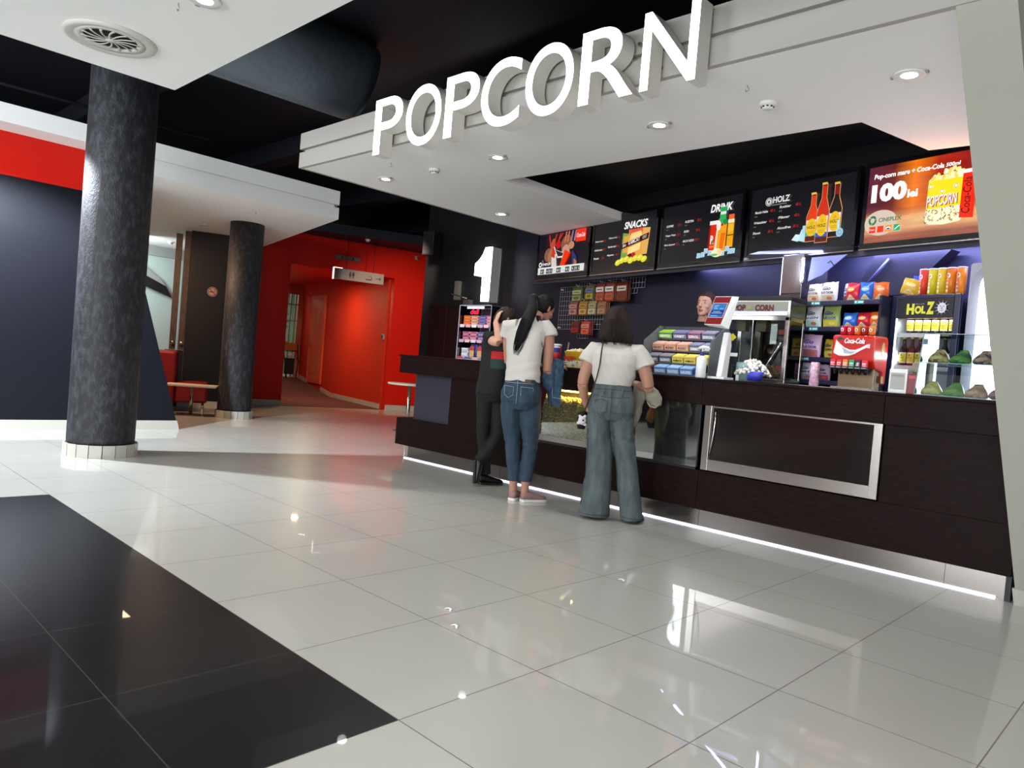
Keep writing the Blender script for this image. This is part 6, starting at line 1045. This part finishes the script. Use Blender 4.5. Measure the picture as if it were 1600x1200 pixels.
b = MB(); b.loft([(V(.065, .80, .03), .13, .10), (V(.065, .88, .02), .155, .125), (V(.065, .98, .03), .145, .112)], 22, S, F)
b.tube([V(.01, .9, .02), V(.015, .72, .02), V(.02, .5, .02), V(.045, .32, .03), (.068, .04, .15), (.07, .04, .10)], [.088, .080, .062, .055, .052, .055], 16); b.tube([V(.12, .9, .03), V(.15, .72, .03), V(.165, .5, .0), V(.09, .34, -.02), V(.0, .225, -.03)], [.088, .080, .064, .058, .052], 16)
o = skinpart(b, 'trousers', M['blackc'], t, .007); ripple(o, folds(.006, 9, 2))
b = MB(); b.T = hframe(HC, hf) @ Matrix.Scale(.97, 4); b.loft([((0, -.055, -.085), .035, .025), ((0, -.040, -.05), .068, .066), ((0, -.022, .0), .080, .092), ((0, -.010, .045), .082, .100), ((0, -.008, .088), .070, .088), ((0, -.010, .120), .040, .052), ((0, -.010, .128), .012, .014)], 22, p=2.1); b.T = Matrix.Identity(4); o = cleft(b.build('hair', M['hairm'], t), .005, 1); ripple(o, lambda c: .004*noise.noise(c*55))
shoe(t, Vector((.012, .03, 0)), (.95, .3, 0), um=M['shoe'], sm=M['shoe'], L=.25, high=.10)
shoe(t, V(-.045, .235, -.06), (.05, -.12, -1), up=(.93, -.15, .12), um=M['shoe'], sm=M['sole'], L=.225, high=.085)
# ---------------------------------------------------------------- worker behind the counter
base = (-1.93, 4.95, .18); rz, V0 = frm(base, 7.4); Zh = .18
t = thing('person', 'worker in a black shirt with tied back brown hair behind the counter, looking left', 'person', base, rz); S, F = axes(180-24)
b = MB(); HC = Vector((.045, -.02, 1.905-Zh)); hf = Vector((-.50, -.86, .02)); add_head(b, HC, hf, 1.0)
b.tube([(.02, .02, 1.68-Zh), (.03, .01, 1.75-Zh), (.04, .0, 1.81-Zh)], [.062, .052, .050], 14)
b.loft([((0, 0, .85), .15, .10), ((0, 0, 1.1), .13, .09), ((0, 0, 1.35), .16, .10), ((.01, .01, 1.47), .17, .08), ((.02, .02, 1.52), .08, .06)], 18, S, F)
for s in (-1, 1): sh = Vector((.02, .02, 1.44))-S*s*.19; el = sh+Vector((0, 0, -.28))-F*(-.04); wr = el+F*.22+Vector((0, 0, -.03)); b.tube([sh, (sh+el)/2, el], [.045, .04, .036], 10); b.tube([el, wr], [.036, .025], 10); add_hand(b, wr, F, (0, 0, -1), .4, s); b.tube([Vector((0, 0, .85))-S*s*.08, Vector((0, 0, .45))-S*s*.08, Vector((0, 0, .06))-S*s*.08], [.08, .055, .04], 10)
o = skinpart(b, 'body', mat('skin_face', '#bd8d76', .45), t, .0042, 2); hT = hframe(HC, hf).inverted()
def fp(c): return hT @ c
paint(o, M['lips'], lambda c: (lambda q: abs(q.x) < .023 and q.y > .08 and -.080 < q.z < -.056)(fp(c)))
paint(o, mat('brow', '#2a1a18', .7), lambda c: (lambda q: .014 < abs(q.x) < .046 and q.y > .05 and .024 < q.z-.05*min(abs(q.x), .03) < .031)(fp(c)))
for s in (-1, 1):
    p = hframe(HC, hf) @ Vector((s*.031, .0815, .004)); k = hframe(p, hf); b = MB(); b.T = k; b.ball((0, 0, 0), (.0125, .006, .0055), 12, 8); e = b.build('eye', M['eye'], t); b = MB(); b.T = k; b.ball((-.001, .004, 0), (.0056, .003, .0056), 10, 6); b.build('iris', M['iris'], e)
    b = MB(); b.T = k; b.tube([(-.014, .002, .001), (0, .006, .0062), (.014, .002, .001)], .0016, 5); b.build('lash_line', M['iris'], e)
b = MB(); b.T = hframe(HC, hf); b.loft([((0, -.050, -.075), .040, .035), ((0, -.040, -.04), .070, .066), ((0, -.030, .0), .084, .078), ((0, -.022, .045), .085, .092), ((0, -.014, .078), .078, .098), ((0, -.012, .108), .058, .078), ((0, -.012, .132), .026, .034), ((0, -.012, .138), .01, .012)], 22, p=2.1); b.ball((0, -.115, .05), .035, 10, 8); b.T = Matrix.Identity(4); o = cleft(b.build('hair', M['hairm'], t), .005, 1); ripple(o, lambda c: .002*noise.noise(c*70))
b = MB(); b.loft([((0, 0, .80), .18, .13), ((0, 0, 1.05), .16, .12), ((0, 0, 1.30), .185, .13), ((.01, .01, 1.43), .20, .115), ((.015, .015, 1.49), .15, .085), ((.02, .02, 1.53), .085, .065), ((.025, .015, 1.56), .062, .058)], 24, S, F)
for s in (-1, 1): sh = Vector((.02, .02, 1.44))-S*s*.185; b.tube([sh+S*s*.05, sh, sh+Vector((0, 0, -.17))], [.06, .066, .062], 14)
o = skinpart(b, 'black_shirt', M['blackc'], t, .008); b = MB(); b.loft([((0, 0, .86), .17, .12), ((0, 0, .70), .17, .12)], 18, S, F)
for s in (-1, 1): b.tube([Vector((0, 0, .75))-S*s*.08, Vector((0, 0, .4))-S*s*.08, Vector((0, 0, .05))-S*s*.08], [.095, .07, .06], 12)
skinpart(b, 'trousers', M['blackc'], t, .009)
for s in (-1, 1): shoe(t, Vector((0, 0, 0))-S*s*.08-F*.06, F, um=M['shoe'], sm=M['sole'])
